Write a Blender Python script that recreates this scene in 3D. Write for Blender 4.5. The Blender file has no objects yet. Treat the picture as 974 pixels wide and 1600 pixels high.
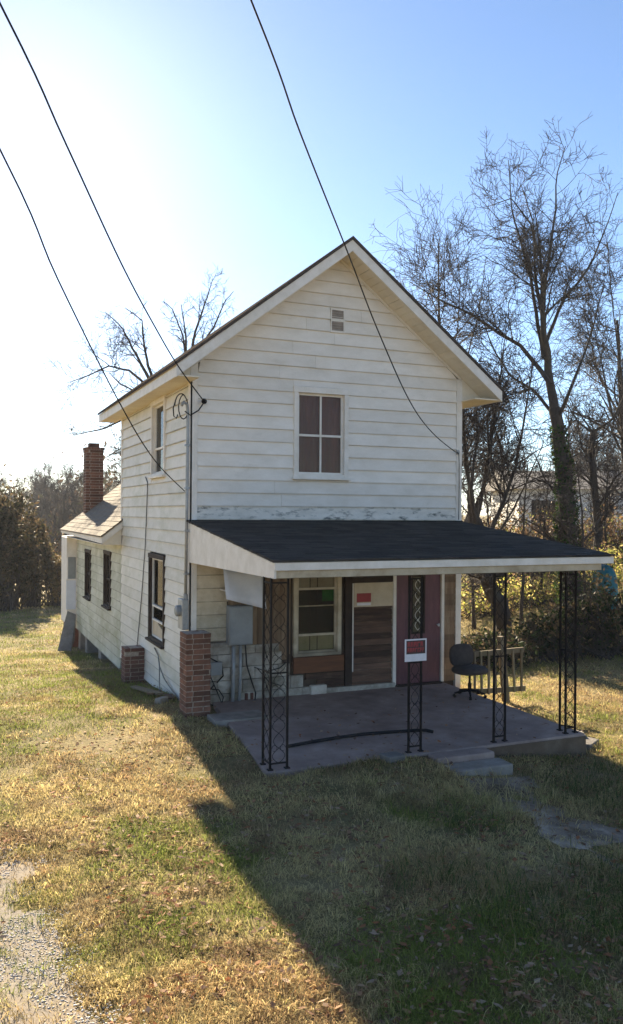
import bpy, math, random
import numpy as np
from mathutils import Vector, Matrix

random.seed(11)
RNG = np.random.default_rng(11)
SC = bpy.context.scene
COL = SC.collection

# ------------------------------------------------------------------ camera
F_PX, W_PX, H_PX = 1312.58, 974.0, 1600.0
CAM = Vector((-3.3277, -12.42, 2.8993))
YAW, PITCH, ROLL = 0.4043, 0.0013, 0.0066
fwd = Vector((math.sin(YAW)*math.cos(PITCH), math.cos(YAW)*math.cos(PITCH), math.sin(PITCH)))
rgt = Vector((math.cos(YAW), -math.sin(YAW), 0))
upv = rgt.cross(fwd)
rgt, upv = rgt*math.cos(ROLL)+upv*math.sin(ROLL), -rgt*math.sin(ROLL)+upv*math.cos(ROLL)
cam_data = bpy.data.cameras.new('camera')
cam = bpy.data.objects.new('camera', cam_data)
COL.objects.link(cam)
cam_data.sensor_fit = 'HORIZONTAL'
cam_data.sensor_width = 36.0
cam_data.lens = 36.0*F_PX/W_PX
cam_data.clip_start = 0.05
cam_data.clip_end = 2000.0
M = Matrix.Identity(4)
for i in range(3):
    M[i][0], M[i][1], M[i][2], M[i][3] = rgt[i], upv[i], -fwd[i], CAM[i]
cam.matrix_world = M
SC.camera = cam

# ------------------------------------------------------------------ sky, sun, exposure
SUN_DIR = Vector((0.074, 1.0, 0.4535)).normalized()
SUN_EL = math.asin(SUN_DIR.z)
SUN_AZ = math.atan2(SUN_DIR.x, SUN_DIR.y)
world = bpy.data.worlds.new('World')
SC.world = world
world.use_nodes = True
wn = world.node_tree.nodes
wl = world.node_tree.links
for n in list(wn):
    wn.remove(n)
sky = wn.new('ShaderNodeTexSky')
sky.sky_type = 'NISHITA'
sky.sun_disc = False
sky.sun_elevation = SUN_EL
sky.sun_rotation = SUN_AZ
sky.altitude = 700
sky.air_density = 0.88
sky.dust_density = 0.30
sky.ozone_density = 3.0
bg = wn.new('ShaderNodeBackground')
bg.inputs['Strength'].default_value = 0.05
wo = wn.new('ShaderNodeOutputWorld')
wl.new(sky.outputs[0], bg.inputs[0])
wl.new(bg.outputs[0], wo.inputs[0])

sun_data = bpy.data.lights.new('sun', 'SUN')
sun_data.energy = 5.0
sun_data.angle = math.radians(0.55)
sun_data.color = (1.0, 0.85, 0.62)
sun = bpy.data.objects.new('sun', sun_data)
COL.objects.link(sun)
sun.location = (0, 20, 30)
sun.rotation_euler = SUN_DIR.to_track_quat('Z', 'Y').to_euler()

SC.view_settings.view_transform = 'Standard'
SC.view_settings.look = 'None'
SC.view_settings.gamma = 1.0
SC.view_settings.use_curve_mapping = False
SC.view_settings.exposure = 2.12
SC.cycles.max_bounces = 6
SC.cycles.diffuse_bounces = 4
SC.cycles.transparent_max_bounces = 16
SC.cycles.use_denoising = True


# ------------------------------------------------------------------ helpers
def pt(u, v, depth):
    """world point seen at photo pixel (u, v) at a depth in metres"""
    return CAM + (rgt*((u-487.0)/F_PX) - upv*((v-800.0)/F_PX) + fwd)*depth


def link(o, parent=None):
    COL.objects.link(o)
    if parent is not None:
        o.parent = parent
    return o


def tag(o, label=None, cat=None, group=None, kind=None):
    if label:
        o['label'] = label
    if cat:
        o['category'] = cat
    if group:
        o['group'] = group
    if kind:
        o['kind'] = kind
    return o


def empty(name, loc=(0, 0, 0), rz=0.0):
    o = bpy.data.objects.new(name, None)
    o.empty_display_size = 0.2
    o.location = loc
    o.rotation_euler = (0, 0, rz)
    return link(o)


def np_mesh(name, verts, tris, mat, parent=None, smooth=False, cols=None, quads=False):
    verts = np.asarray(verts, np.float32)
    tris = np.asarray(tris, np.int32)
    k = tris.shape[1]
    me = bpy.data.meshes.new(name)
    me.vertices.add(len(verts))
    me.vertices.foreach_set('co', verts.ravel())
    me.loops.add(tris.size)
    me.loops.foreach_set('vertex_index', tris.ravel())
    me.polygons.add(len(tris))
    me.polygons.foreach_set('loop_start', np.arange(0, tris.size, k, dtype=np.int32))
    me.polygons.foreach_set('loop_total', np.full(len(tris), k, np.int32))
    if smooth:
        me.polygons.foreach_set('use_smooth', np.ones(len(tris), bool))
    me.update(calc_edges=True)
    if cols is not None:
        at = me.color_attributes.new('tint', 'FLOAT_COLOR', 'POINT')
        c4 = np.ones((len(verts), 4), np.float32)
        c4[:, :3] = cols
        at.data.foreach_set('color', c4.ravel())
    if mat:
        me.materials.append(mat)
    o = bpy.data.objects.new(name, me)
    return link(o, parent)


class MB:
    def __init__(self):
        self.v, self.f = [], []

    def add(self, vs, fs):
        b = len(self.v)
        self.v += [tuple(p) for p in vs]
        self.f += [tuple(i+b for i in q) for q in fs]
        return self

    def hexa(self, p):
        """8 points: bottom loop 0-3, top loop 4-7"""
        return self.add(p, [(3, 2, 1, 0), (4, 5, 6, 7), (0, 1, 5, 4), (1, 2, 6, 5), (2, 3, 7, 6), (3, 0, 4, 7)])

    def box(self, x0, x1, y0, y1, z0, z1):
        return self.hexa([(x0, y0, z0), (x1, y0, z0), (x1, y1, z0), (x0, y1, z0),
                          (x0, y0, z1), (x1, y0, z1), (x1, y1, z1), (x0, y1, z1)])

    def bar(self, a, b, w, h, up=(0, 0, 1)):
        a, b = Vector(a), Vector(b)
        t = (b-a).normalized()
        s = t.cross(Vector(up))
        if s.length < 1e-4:
            s = t.cross(Vector((1, 0, 0)))
        s.normalize()
        u = s.cross(t)
        s, u = s*w/2, u*h/2
        return self.hexa([a-s-u, a+s-u, a+s+u, a-s+u, b-s-u, b+s-u, b+s+u, b-s+u])

    def tube(self, pts, rad, n=8, cap=True):
        pts = [Vector(p) for p in pts]
        if not isinstance(rad, (list, tuple)):
            rad = [rad]*len(pts)
        base = len(self.v)
        prev = None
        for i, p in enumerate(pts):
            t = (pts[min(i+1, len(pts)-1)]-pts[max(i-1, 0)]).normalized()
            if prev is None:
                s = t.cross(Vector((0.31, 0.87, 0.38))).normalized()
            else:
                s = (prev - t*prev.dot(t)).normalized()
            prev = s
            u = t.cross(s)
            for k in range(n):
                a = 2*math.pi*k/n
                self.v.append(tuple(p+(s*math.cos(a)+u*math.sin(a))*rad[i]))
        for i in range(len(pts)-1):
            for k in range(n):
                k2 = (k+1) % n
                self.f.append((base+i*n+k, base+i*n+k2, base+(i+1)*n+k2, base+(i+1)*n+k))
        if cap:
            self.f.append(tuple(base+k for k in reversed(range(n))))
            self.f.append(tuple(base+(len(pts)-1)*n+k for k in range(n)))
        return self

    def prism(self, poly, d):
        """extrude a planar polygon along vector d"""
        n = len(poly)
        poly = [Vector(p) for p in poly]
        d = Vector(d)
        vs = poly+[p+d for p in poly]
        fs = [tuple(range(n)), tuple(reversed(range(n, 2*n)))]
        fs += [(i, i+n, (i+1) % n+n, (i+1) % n) for i in range(n)]
        return self.add(vs, fs)

    def build(self, name, mat, parent=None, smooth=False, bevel=0.0):
        me = bpy.data.meshes.new(name)
        me.from_pydata(self.v, [], self.f)
        me.materials.append(mat)
        if smooth:
            for p in me.polygons:
                p.use_smooth = True
        me.update()
        # consistent normals
        import bmesh
        bm = bmesh.new()
        bm.from_mesh(me)
        bmesh.ops.recalc_face_normals(bm, faces=bm.faces)
        bm.to_mesh(me)
        bm.free()
        o = bpy.data.objects.new(name, me)
        link(o, parent)
        if bevel > 0:
            m = o.modifiers.new('bevel', 'BEVEL')
            m.width = bevel
            m.segments = 2
            m.limit_method = 'ANGLE'
        return o


# value noise on arrays
_perm = RNG.random((256, 256))


def vnoise(x, y, scale=1.0, ox=0.0):
    x = np.asarray(x)/scale+17.3+ox
    y = np.asarray(y)/scale+51.7-ox*0.7
    xi = np.floor(x).astype(int)
    yi = np.floor(y).astype(int)
    fx, fy = x-xi, y-yi
    fx = fx*fx*(3-2*fx)
    fy = fy*fy*(3-2*fy)
    a = _perm[xi & 255, yi & 255]
    b = _perm[(xi+1) & 255, yi & 255]
    c = _perm[xi & 255, (yi+1) & 255]
    d = _perm[(xi+1) & 255, (yi+1) & 255]
    return (a*(1-fx)+b*fx)*(1-fy)+(c*(1-fx)+d*fx)*fy


def fnoise(x, y, scale=1.0, ox=0.0):
    return 0.55*vnoise(x, y, scale, ox)+0.3*vnoise(x, y, scale*0.45, ox+9)+0.15*vnoise(x, y, scale*0.2, ox+23)


def sstep(a, b, x):
    t = np.clip((np.asarray(x, float)-a)/(b-a), 0, 1)
    return t*t*(3-2*t)


# ------------------------------------------------------------------ materials
MATS = {}


def mat(name, c1, c2=None, scale=6.0, rough=0.8, bump=0.0, bscale=60.0, spec=0.3, metal=0.0, c3=None, s3=1.2,
        stretch=(1, 1, 1), rnd=0.0, detail=6, coords='Object', lo=0.35, hi=0.65, lo3=0.5, hi3=0.75, edge=0.0):
    m = bpy.data.materials.new(name)
    MATS[name] = m
    m.use_nodes = True
    nt = m.node_tree
    N, L = nt.nodes, nt.links
    b = N['Principled BSDF']
    b.inputs['Roughness'].default_value = rough
    b.inputs['Specular IOR Level'].default_value = spec
    b.inputs['Metallic'].default_value = metal
    tc = N.new('ShaderNodeTexCoord')
    mp = N.new('ShaderNodeMapping')
    mp.inputs['Scale'].default_value = stretch
    L.new(tc.outputs[coords], mp.inputs['Vector'])
    col = None
    if c2 is None:
        rgb = N.new('ShaderNodeRGB')
        rgb.outputs[0].default_value = (*c1, 1)
        col = rgb.outputs[0]
    else:
        no = N.new('ShaderNodeTexNoise')
        no.inputs['Scale'].default_value = scale
        no.inputs['Detail'].default_value = detail
        no.inputs['Roughness'].default_value = 0.62
        L.new(mp.outputs[0], no.inputs['Vector'])
        cr = N.new('ShaderNodeValToRGB')
        cr.color_ramp.elements[0].position = lo
        cr.color_ramp.elements[0].color = (*c1, 1)
        cr.color_ramp.elements[1].position = hi
        cr.color_ramp.elements[1].color = (*c2, 1)
        L.new(no.outputs['Fac'], cr.inputs['Fac'])
        col = cr.outputs['Color']
    if c3 is not None:
        n3 = N.new('ShaderNodeTexNoise')
        n3.inputs['Scale'].default_value = s3
        n3.inputs['Detail'].default_value = 8
        n3.inputs['Roughness'].default_value = 0.7
        L.new(mp.outputs[0], n3.inputs['Vector'])
        r3 = N.new('ShaderNodeMapRange')
        r3.inputs['From Min'].default_value = lo3
        r3.inputs['From Max'].default_value = hi3
        L.new(n3.outputs['Fac'], r3.inputs['Value'])
        mx = N.new('ShaderNodeMixRGB')
        mx.inputs['Color2'].default_value = (*c3, 1)
        L.new(r3.outputs[0], mx.inputs['Fac'])
        L.new(col, mx.inputs['Color1'])
        col = mx.outputs[0]
    if edge > 0:  # paints the lap shadow line into the colour along each board's bottom edge
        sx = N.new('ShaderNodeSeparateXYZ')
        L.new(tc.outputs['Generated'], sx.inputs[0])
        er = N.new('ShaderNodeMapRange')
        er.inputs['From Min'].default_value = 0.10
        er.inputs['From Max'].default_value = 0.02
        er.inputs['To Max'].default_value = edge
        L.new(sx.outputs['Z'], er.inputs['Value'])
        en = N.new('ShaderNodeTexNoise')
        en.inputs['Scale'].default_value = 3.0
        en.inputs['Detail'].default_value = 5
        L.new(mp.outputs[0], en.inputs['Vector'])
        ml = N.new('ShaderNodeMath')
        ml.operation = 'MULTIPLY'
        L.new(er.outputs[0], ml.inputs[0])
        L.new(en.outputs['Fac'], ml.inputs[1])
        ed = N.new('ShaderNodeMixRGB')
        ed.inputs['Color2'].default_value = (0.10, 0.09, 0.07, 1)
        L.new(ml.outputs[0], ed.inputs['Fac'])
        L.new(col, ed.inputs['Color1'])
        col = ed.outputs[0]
        # flaked paint
        fn = N.new('ShaderNodeTexNoise')
        fn.inputs['Scale'].default_value = 11.0
        fn.inputs['Detail'].default_value = 9
        fn.inputs['Roughness'].default_value = 0.75
        L.new(mp.outputs[0], fn.inputs['Vector'])
        fr_ = N.new('ShaderNodeMapRange')
        fr_.inputs['From Min'].default_value = 0.69
        fr_.inputs['From Max'].default_value = 0.73
        fr_.inputs['To Max'].default_value = 0.6
        L.new(fn.outputs['Fac'], fr_.inputs['Value'])
        fx_ = N.new('ShaderNodeMixRGB')
        fx_.inputs['Color2'].default_value = (0.24, 0.21, 0.17, 1)
        L.new(fr_.outputs[0], fx_.inputs['Fac'])
        L.new(col, fx_.inputs['Color1'])
        col = fx_.outputs[0]
    if rnd > 0:
        oi = N.new('ShaderNodeObjectInfo')
        hs = N.new('ShaderNodeHueSaturation')
        mr = N.new('ShaderNodeMapRange')
        mr.inputs['To Min'].default_value = 1-rnd
        mr.inputs['To Max'].default_value = 1+rnd*0.6
        L.new(oi.outputs['Random'], mr.inputs['Value'])
        L.new(mr.outputs[0], hs.inputs['Value'])
        L.new(col, hs.inputs['Color'])
        col = hs.outputs[0]
    L.new(col, b.inputs['Base Color'])
    if bump > 0:
        nb = N.new('ShaderNodeTexNoise')
        nb.inputs['Scale'].default_value = bscale
        nb.inputs['Detail'].default_value = 5
        L.new(mp.outputs[0], nb.inputs['Vector'])
        bp = N.new('ShaderNodeBump')
        bp.inputs['Strength'].default_value = bump
        bp.inputs['Distance'].default_value = 0.02
        L.new(nb.outputs['Fac'], bp.inputs['Height'])
        L.new(bp.outputs[0], b.inputs['Normal'])
    return m


def leafmat(name, transl=0.35, rough=0.6, spec=0.12):
    """vertex-tinted leaf or grass surface that lets some light through"""
    m = bpy.data.materials.new(name)
    MATS[name] = m
    m.use_nodes = True
    N, L = m.node_tree.nodes, m.node_tree.links
    b = N['Principled BSDF']
    b.inputs['Roughness'].default_value = rough
    b.inputs['Specular IOR Level'].default_value = spec
    a = N.new('ShaderNodeAttribute')
    a.attribute_name = 'tint'
    tr = N.new('ShaderNodeBsdfTranslucent')
    mx = N.new('ShaderNodeMixShader')
    mx.inputs[0].default_value = transl
    L.new(a.outputs['Color'], b.inputs['Base Color'])
    L.new(a.outputs['Color'], tr.inputs['Color'])
    L.new(b.outputs[0], mx.inputs[1])
    L.new(tr.outputs[0], mx.inputs[2])
    L.new(mx.outputs[0], N['Material Output'].inputs[0])
    return m


def glassmat(name, tint=(0.75, 0.8, 0.8), grime=0.12):
    m = bpy.data.materials.new(name)
    MATS[name] = m
    m.use_nodes = True
    N, L = m.node_tree.nodes, m.node_tree.links
    N.remove(N['Principled BSDF'])
    tr = N.new('ShaderNodeBsdfTransparent')
    tr.inputs[0].default_value = (*tint, 1)
    gl = N.new('ShaderNodeBsdfGlossy')
    gl.inputs['Roughness'].default_value = 0.03
    fr = N.new('ShaderNodeFresnel')
    fr.inputs[0].default_value = 1.22
    mx = N.new('ShaderNodeMixShader')
    L.new(fr.outputs[0], mx.inputs[0])
    L.new(tr.outputs[0], mx.inputs[1])
    L.new(gl.outputs[0], mx.inputs[2])
    df = N.new('ShaderNodeBsdfDiffuse')
    df.inputs[0].default_value = (0.35, 0.32, 0.28, 1)
    no = N.new('ShaderNodeTexNoise')
    no.inputs['Scale'].default_value = 7
    no.inputs['Detail'].default_value = 6
    mr = N.new('ShaderNodeMapRange')
    mr.inputs['From Min'].default_value = 0.35
    mr.inputs['From Max'].default_value = 0.8
    mr.inputs['To Max'].default_value = grime*2
    L.new(no.outputs['Fac'], mr.inputs['Value'])
    m2 = N.new('ShaderNodeMixShader')
    L.new(mr.outputs[0], m2.inputs[0])
    L.new(mx.outputs[0], m2.inputs[1])
    L.new(df.outputs[0], m2.inputs[2])
    L.new(m2.outputs[0], N['Material Output'].inputs[0])
    return m


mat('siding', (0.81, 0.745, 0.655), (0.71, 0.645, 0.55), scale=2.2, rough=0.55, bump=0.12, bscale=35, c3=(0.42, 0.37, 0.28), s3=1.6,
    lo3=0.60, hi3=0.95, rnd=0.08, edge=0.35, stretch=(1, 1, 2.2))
mat('siding_grimy', (0.75, 0.69, 0.60), (0.60, 0.55, 0.47), scale=3, rough=0.6, bump=0.12, bscale=35, c3=(0.13, 0.13, 0.11), s3=4.5,
    lo3=0.52, hi3=0.66, stretch=(1, 1, 2.5))
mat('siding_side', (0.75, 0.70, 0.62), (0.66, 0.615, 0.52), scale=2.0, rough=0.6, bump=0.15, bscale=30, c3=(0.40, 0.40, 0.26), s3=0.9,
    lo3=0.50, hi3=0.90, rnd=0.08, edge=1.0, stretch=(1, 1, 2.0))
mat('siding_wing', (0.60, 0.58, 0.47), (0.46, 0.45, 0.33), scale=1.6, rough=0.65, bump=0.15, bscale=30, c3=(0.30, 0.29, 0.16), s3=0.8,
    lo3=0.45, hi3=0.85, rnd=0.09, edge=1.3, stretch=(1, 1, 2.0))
mat('trim', (0.80, 0.74, 0.66), (0.68, 0.62, 0.53), scale=5, rough=0.6, bump=0.15, bscale=40, c3=(0.40, 0.34, 0.26), s3=3, lo3=0.62, hi3=0.9)
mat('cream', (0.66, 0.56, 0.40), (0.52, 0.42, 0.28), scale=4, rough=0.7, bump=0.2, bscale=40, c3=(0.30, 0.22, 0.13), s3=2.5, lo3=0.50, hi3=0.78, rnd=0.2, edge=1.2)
mat('soffit', (0.78, 0.70, 0.56), (0.68, 0.59, 0.45), scale=3, rough=0.7, bump=0.1, rnd=0.06)
mat('wall_core', (0.10, 0.07, 0.05), (0.07, 0.05, 0.035), scale=4, rough=0.95)
mat('shingle', (0.034, 0.030, 0.027), (0.062, 0.055, 0.048), scale=40, rough=0.92, bump=0.6, bscale=120, spec=0.15, c3=(0.12, 0.10, 0.08), s3=1.6, lo3=0.5, hi3=0.8)
sn_, sl_ = MATS['shingle'].node_tree.nodes, MATS['shingle'].node_tree.links
sa_ = sn_.new('ShaderNodeAttribute')
sa_.attribute_name = 'tint'
sm2 = sn_.new('ShaderNodeMixRGB')
sm2.inputs['Fac'].default_value = 0.6
_src = sn_['Principled BSDF'].inputs['Base Color'].links[0].from_socket
sl_.new(_src, sm2.inputs['Color1'])
sl_.new(sa_.outputs['Color'], sm2.inputs['Color2'])
sl_.new(sm2.outputs[0], sn_['Principled BSDF'].inputs['Base Color'])
mat('shingle_tan', (0.20, 0.165, 0.125), (0.13, 0.105, 0.08), scale=18, rough=0.95, bump=0.5, bscale=90, c3=(0.25, 0.215, 0.165), s3=5, stretch=(1, 1, 1))
mat('shingle_main', (0.09, 0.075, 0.065), (0.06, 0.05, 0.045), scale=25, rough=1.0, bump=0.5, spec=0.0)
mat('brick', (0.22, 0.100, 0.062), (0.135, 0.066, 0.045), scale=9, rough=0.9, bump=0.5, bscale=70, c3=(0.09, 0.06, 0.05), s3=3.5, lo3=0.52, hi3=0.8, rnd=0.5)
mat('brick_dark', (0.18, 0.075, 0.055), (0.11, 0.05, 0.038), scale=9, rough=0.9, bump=0.5, bscale=70, c3=(0.26, 0.18, 0.13), s3=6, lo3=0.6, hi3=0.85, rnd=0.35)
mat('mortar', (0.42, 0.35, 0.28), (0.24, 0.19, 0.15), scale=25, rough=0.95, bump=0.4)
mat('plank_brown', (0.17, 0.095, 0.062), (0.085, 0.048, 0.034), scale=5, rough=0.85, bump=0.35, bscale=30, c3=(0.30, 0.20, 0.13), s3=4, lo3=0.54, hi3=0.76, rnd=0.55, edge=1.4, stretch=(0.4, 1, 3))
mat('plank_tan', (0.26, 0.17, 0.10), (0.16, 0.10, 0.06), scale=5, rough=0.85, bump=0.3, bscale=25, c3=(0.36, 0.27, 0.17), s3=3, rnd=0.3, stretch=(3, 1, 0.4))
mat('board_orange', (0.20, 0.085, 0.040), (0.13, 0.055, 0.03), scale=6, rough=0.8, bump=0.3, stretch=(0.4, 1, 3))
mat('block_paint', (0.58, 0.53, 0.45), (0.44, 0.38, 0.31), scale=5, rough=0.9, bump=0.5, bscale=45, c3=(0.17, 0.145, 0.10), s3=2.4, lo3=0.42, hi3=0.66, rnd=0.3)
mat('concrete', (0.38, 0.29, 0.245), (0.27, 0.20, 0.17), scale=3, rough=0.92, bump=0.4, bscale=60, c3=(0.14, 0.095, 0.08), s3=1.1, lo3=0.45, hi3=0.8)
mat('concrete_pale', (0.34, 0.30, 0.255), (0.23, 0.20, 0.17), scale=5, rough=0.92, bump=0.4, bscale=70, c3=(0.16, 0.14, 0.11), s3=2, lo3=0.5, hi3=0.8)
mat('iron', (0.007, 0.006, 0.006), (0.016, 0.010, 0.008), scale=12, rough=0.7, spec=0.2, bump=0.2)
mat('door', (0.165, 0.066, 0.074), (0.10, 0.045, 0.055), scale=5, rough=0.5, bump=0.15, stretch=(2, 1, 0.5), c3=(0.30, 0.16, 0.15), s3=3, lo3=0.66, hi3=0.9)
mat('grey_metal', (0.30, 0.31, 0.31), (0.24, 0.25, 0.25), scale=4, rough=0.5, metal=0.2, bump=0.08, c3=(0.17, 0.15, 0.12), s3=3, lo3=0.6, hi3=0.9)
mat('galvanised', (0.38, 0.39, 0.39), (0.28, 0.29, 0.29), scale=8, rough=0.5, metal=0.4)
mat('cable_black', (0.02, 0.02, 0.022), (0.035, 0.033, 0.033), scale=10, rough=0.95, spec=0.05)
mat('cable_grey', (0.22, 0.22, 0.21), (0.14, 0.14, 0.13), scale=8, rough=0.7)
mat('dark_frame', (0.05, 0.032, 0.022), (0.03, 0.02, 0.016), scale=8, rough=0.8, bump=0.2)
mat('curtain', (0.40, 0.19, 0.15), (0.25, 0.115, 0.095), scale=3, rough=0.95, stretch=(6, 6, 0.6), c3=(0.45, 0.28, 0.20), s3=3)
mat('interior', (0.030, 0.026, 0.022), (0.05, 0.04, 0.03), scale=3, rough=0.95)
mat('sky_reflection', (0.50, 0.49, 0.47), (0.60, 0.60, 0.60), scale=2, rough=0.8)
mat('interior_tan', (0.34, 0.29, 0.20), (0.22, 0.18, 0.12), scale=3, rough=0.95)
mat('paper_yellow', (0.55, 0.48, 0.27), (0.42, 0.36, 0.19), scale=4, rough=0.9, c3=(0.25, 0.26, 0.12), s3=4, lo3=0.55, hi3=0.8)
mat('paper_cream', (0.62, 0.52, 0.38), (0.52, 0.42, 0.29), scale=6, rough=0.9)
mat('red_print', (0.36, 0.05, 0.05), (0.27, 0.04, 0.04), scale=9, rough=0.6)
mat('green_print', (0.03, 0.20, 0.02), (0.02, 0.13, 0.015), scale=5, rough=0.6)
mat('white_print', (0.78, 0.74, 0.74), (0.68, 0.64, 0.64), scale=8, rough=0.6)
mat('black_print', (0.05, 0.03, 0.03), (0.08, 0.045, 0.04), scale=8, rough=0.6)
mat('white_sheet', (0.72, 0.73, 0.78), (0.60, 0.62, 0.68), scale=3, rough=0.5, bump=0.1, c3=(0.45, 0.42, 0.38), s3=2, lo3=0.6, hi3=0.9)
mat('chair_black', (0.045, 0.036, 0.034), (0.065, 0.053, 0.048), scale=15, rough=0.85, bump=0.2, bscale=150)
mat('old_wood', (0.24, 0.19, 0.12), (0.16, 0.12, 0.075), scale=6, rough=0.9, bump=0.4, bscale=35, stretch=(2, 2, 0.4), c3=(0.15, 0.16, 0.08), s3=3, rnd=0.2)
mat('bark', (0.085, 0.066, 0.050), (0.045, 0.036, 0.030), scale=7, rough=0.95, bump=0.8, bscale=22, stretch=(1, 1, 0.3), c3=(0.10, 0.09, 0.07), s3=3)
mat('twig', (0.075, 0.060, 0.050), (0.050, 0.040, 0.036), scale=3, rough=0.9)
mat('teal', (0.02, 0.15, 0.16), (0.015, 0.10, 0.12), scale=3, rough=0.5, bump=0.2, bscale=8)
mat('neighbour_wall', (0.72, 0.69, 0.64), (0.64, 0.61, 0.56), scale=2, rough=0.7, stretch=(1, 1, 4))
mat('neighbour_roof', (0.17, 0.15, 0.14), (0.12, 0.11, 0.10), scale=6, rough=0.9)
mat('stone', (0.20, 0.18, 0.16), (0.13, 0.12, 0.11), scale=6, rough=0.95, bump=0.6, bscale=25)
mat('gravel_stone', (0.46, 0.44, 0.42), (0.30, 0.29, 0.28), scale=3, rough=0.95, coords='Generated')
mat('sheet_grey', (0.34, 0.32, 0.30), (0.25, 0.23, 0.21), scale=5, rough=0.9, bump=0.3, c3=(0.16, 0.14, 0.12), s3=3)
leafmat('grass_blade', 0.42, rough=0.9, spec=0.04)
leafmat('leaf', 0.38)
leafmat('leaf_thin', 0.68)
leafmat('dry_leaf', 0.25, rough=0.8)
glassmat('glass', (0.80, 0.80, 0.78), 0.025)

# ground: soil, thatch and dry grass mottled by noise
gm = bpy.data.materials.new('ground')
gm.use_nodes = True
N, L = gm.node_tree.nodes, gm.node_tree.links
b = N['Principled BSDF']
b.inputs['Roughness'].default_value = 0.98
b.inputs['Specular IOR Level'].default_value = 0.1
tc = N.new('ShaderNodeTexCoord')


def gnoise(scale, detail=8, rough=0.6, off=0.0):
    n = N.new('ShaderNodeTexNoise')
    n.inputs['Scale'].default_value = scale
    n.inputs['Detail'].default_value = detail
    n.inputs['Roughness'].default_value = rough
    mp = N.new('ShaderNodeMapping')
    mp.inputs['Location'].default_value = (off, off*0.7, 0)
    L.new(tc.outputs['Object'], mp.inputs[0])
    L.new(mp.outputs[0], n.inputs['Vector'])
    return n


n1 = gnoise(0.55)
cr = N.new('ShaderNodeValToRGB')
e = cr.color_ramp.elements
e[0].position = 0.30
e[0].color = (0.13, 0.13, 0.05, 1)
e[1].position = 0.72
e[1].color = (0.36, 0.25, 0.14, 1)
x = e.new(0.47)
x.color = (0.24, 0.20, 0.10, 1)
x = e.new(0.6)
x.color = (0.34, 0.27, 0.15, 1)
L.new(n1.outputs['Fac'], cr.inputs['Fac'])
n2 = gnoise(14, 6, 0.7, 4)
mx = N.new('ShaderNodeMixRGB')
mx.blend_type = 'MULTIPLY'
mx.inputs['Fac'].default_value = 0.75
c2 = N.new('ShaderNodeValToRGB')
c2.color_ramp.elements[0].position = 0.3
c2.color_ramp.elements[0].color = (0.35, 0.32, 0.28, 1)
c2.color_ramp.elements[1].position = 0.7
c2.color_ramp.elements[1].color = (1.15, 1.1, 1.0, 1)
L.new(n2.outputs['Fac'], c2.inputs['Fac'])
L.new(cr.outputs[0], mx.inputs['Color1'])
L.new(c2.outputs[0], mx.inputs['Color2'])
L.new(mx.outputs[0], b.inputs['Base Color'])
bp = N.new('ShaderNodeBump')
bp.inputs['Strength'].default_value = 0.7
bp.inputs['Distance'].default_value = 0.04
n3 = gnoise(22, 6, 0.7, 9)
L.new(n3.outputs['Fac'], bp.inputs['Height'])
L.new(bp.outputs[0], b.inputs['Normal'])
MATS['ground'] = gm

mat('dirt', (0.20, 0.165, 0.13), (0.14, 0.115, 0.09), scale=5, rough=0.97, bump=0.6, bscale=40, c3=(0.26, 0.22, 0.18), s3=2)
mat('gravel', (0.27, 0.235, 0.195), (0.14, 0.12, 0.095), scale=60, rough=0.97, bump=0.12, bscale=140, c3=(0.26, 0.20, 0.13), s3=2.2, lo3=0.45, hi3=0.7)
mat('path_slab', (0.46, 0.385, 0.30), (0.27, 0.205, 0.15), scale=5, rough=0.97, bump=0.7, bscale=45, c3=(0.13, 0.09, 0.055), s3=1.8, lo3=0.42, hi3=0.62)


# ------------------------------------------------------------------ terrain
def terr(x, y):
    x = np.asarray(x, float)
    y = np.asarray(y, float)
    h = -0.27*sstep(0.2, 3.2, x) - 0.05*sstep(3, 8, x)
    back = np.where(y > 0, -0.085*np.minimum(y, 12)-0.035*np.clip(y-12, 0, 30), 0.0)
    h = h + back*(1-sstep(5.0, 9.0, x))
    rise = np.clip(x-9.0, 0, 22)*0.10*sstep(-10, 8, y)
    h = h + rise
    h = h + 0.05*(fnoise(x, y, 1.6)-0.5)*sstep(0, 3, np.abs(x+3)+np.abs(y+12)-1)
    h = h + 0.12*sstep(-4.7, -3.75, y)*(1-sstep(-3.3, -2.9, y))*sstep(0.6, 1.4, x)*(1-sstep(2.9, 4.4, x))
    h = h - 0.07*sstep(-0.15, 0.25, x)*(1-sstep(4.3, 4.6, x))*sstep(-3.72, -3.5, y)*(1-sstep(-0.3, 0.2, y))
    h = h - 0.05*np.exp(-(((x+0.05)/0.5)**2+((y+3.6)/0.5)**2))
    h = h + 0.8*(fnoise(x, y, 40.0, 3)-0.5)*sstep(25, 70, np.hypot(x, y))
    return h


def terr1(x, y):
    return float(terr(x, y))


def axis(lo, hi, fine, far):
    pts = list(np.arange(lo, hi+1e-6, fine))
    s, p = fine, hi
    out = []
    while p < far:
        s *= 1.25
        p += s
        out.append(p)
    s, p = fine, lo
    out2 = []
    while p > -far:
        s *= 1.25
        p -= s
        out2.append(p)
    return np.array(out2[::-1]+pts+out)


gx = axis(-9, 14, 0.16, 650)
gy = axis(-12, 16, 0.16, 650)
GX, GY = np.meshgrid(gx, gy, indexing='ij')
GZ = terr(GX, GY)
nx, ny = GX.shape
idx = np.arange(nx*ny).reshape(nx, ny)
quads = np.stack([idx[:-1, :-1], idx[1:, :-1], idx[1:, 1:], idx[:-1, 1:]], -1).reshape(-1, 4)
ground = np_mesh('ground', np.stack([GX, GY, GZ], -1).reshape(-1, 3), quads, MATS['ground'], smooth=True)
tag(ground, kind='structure')


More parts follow.
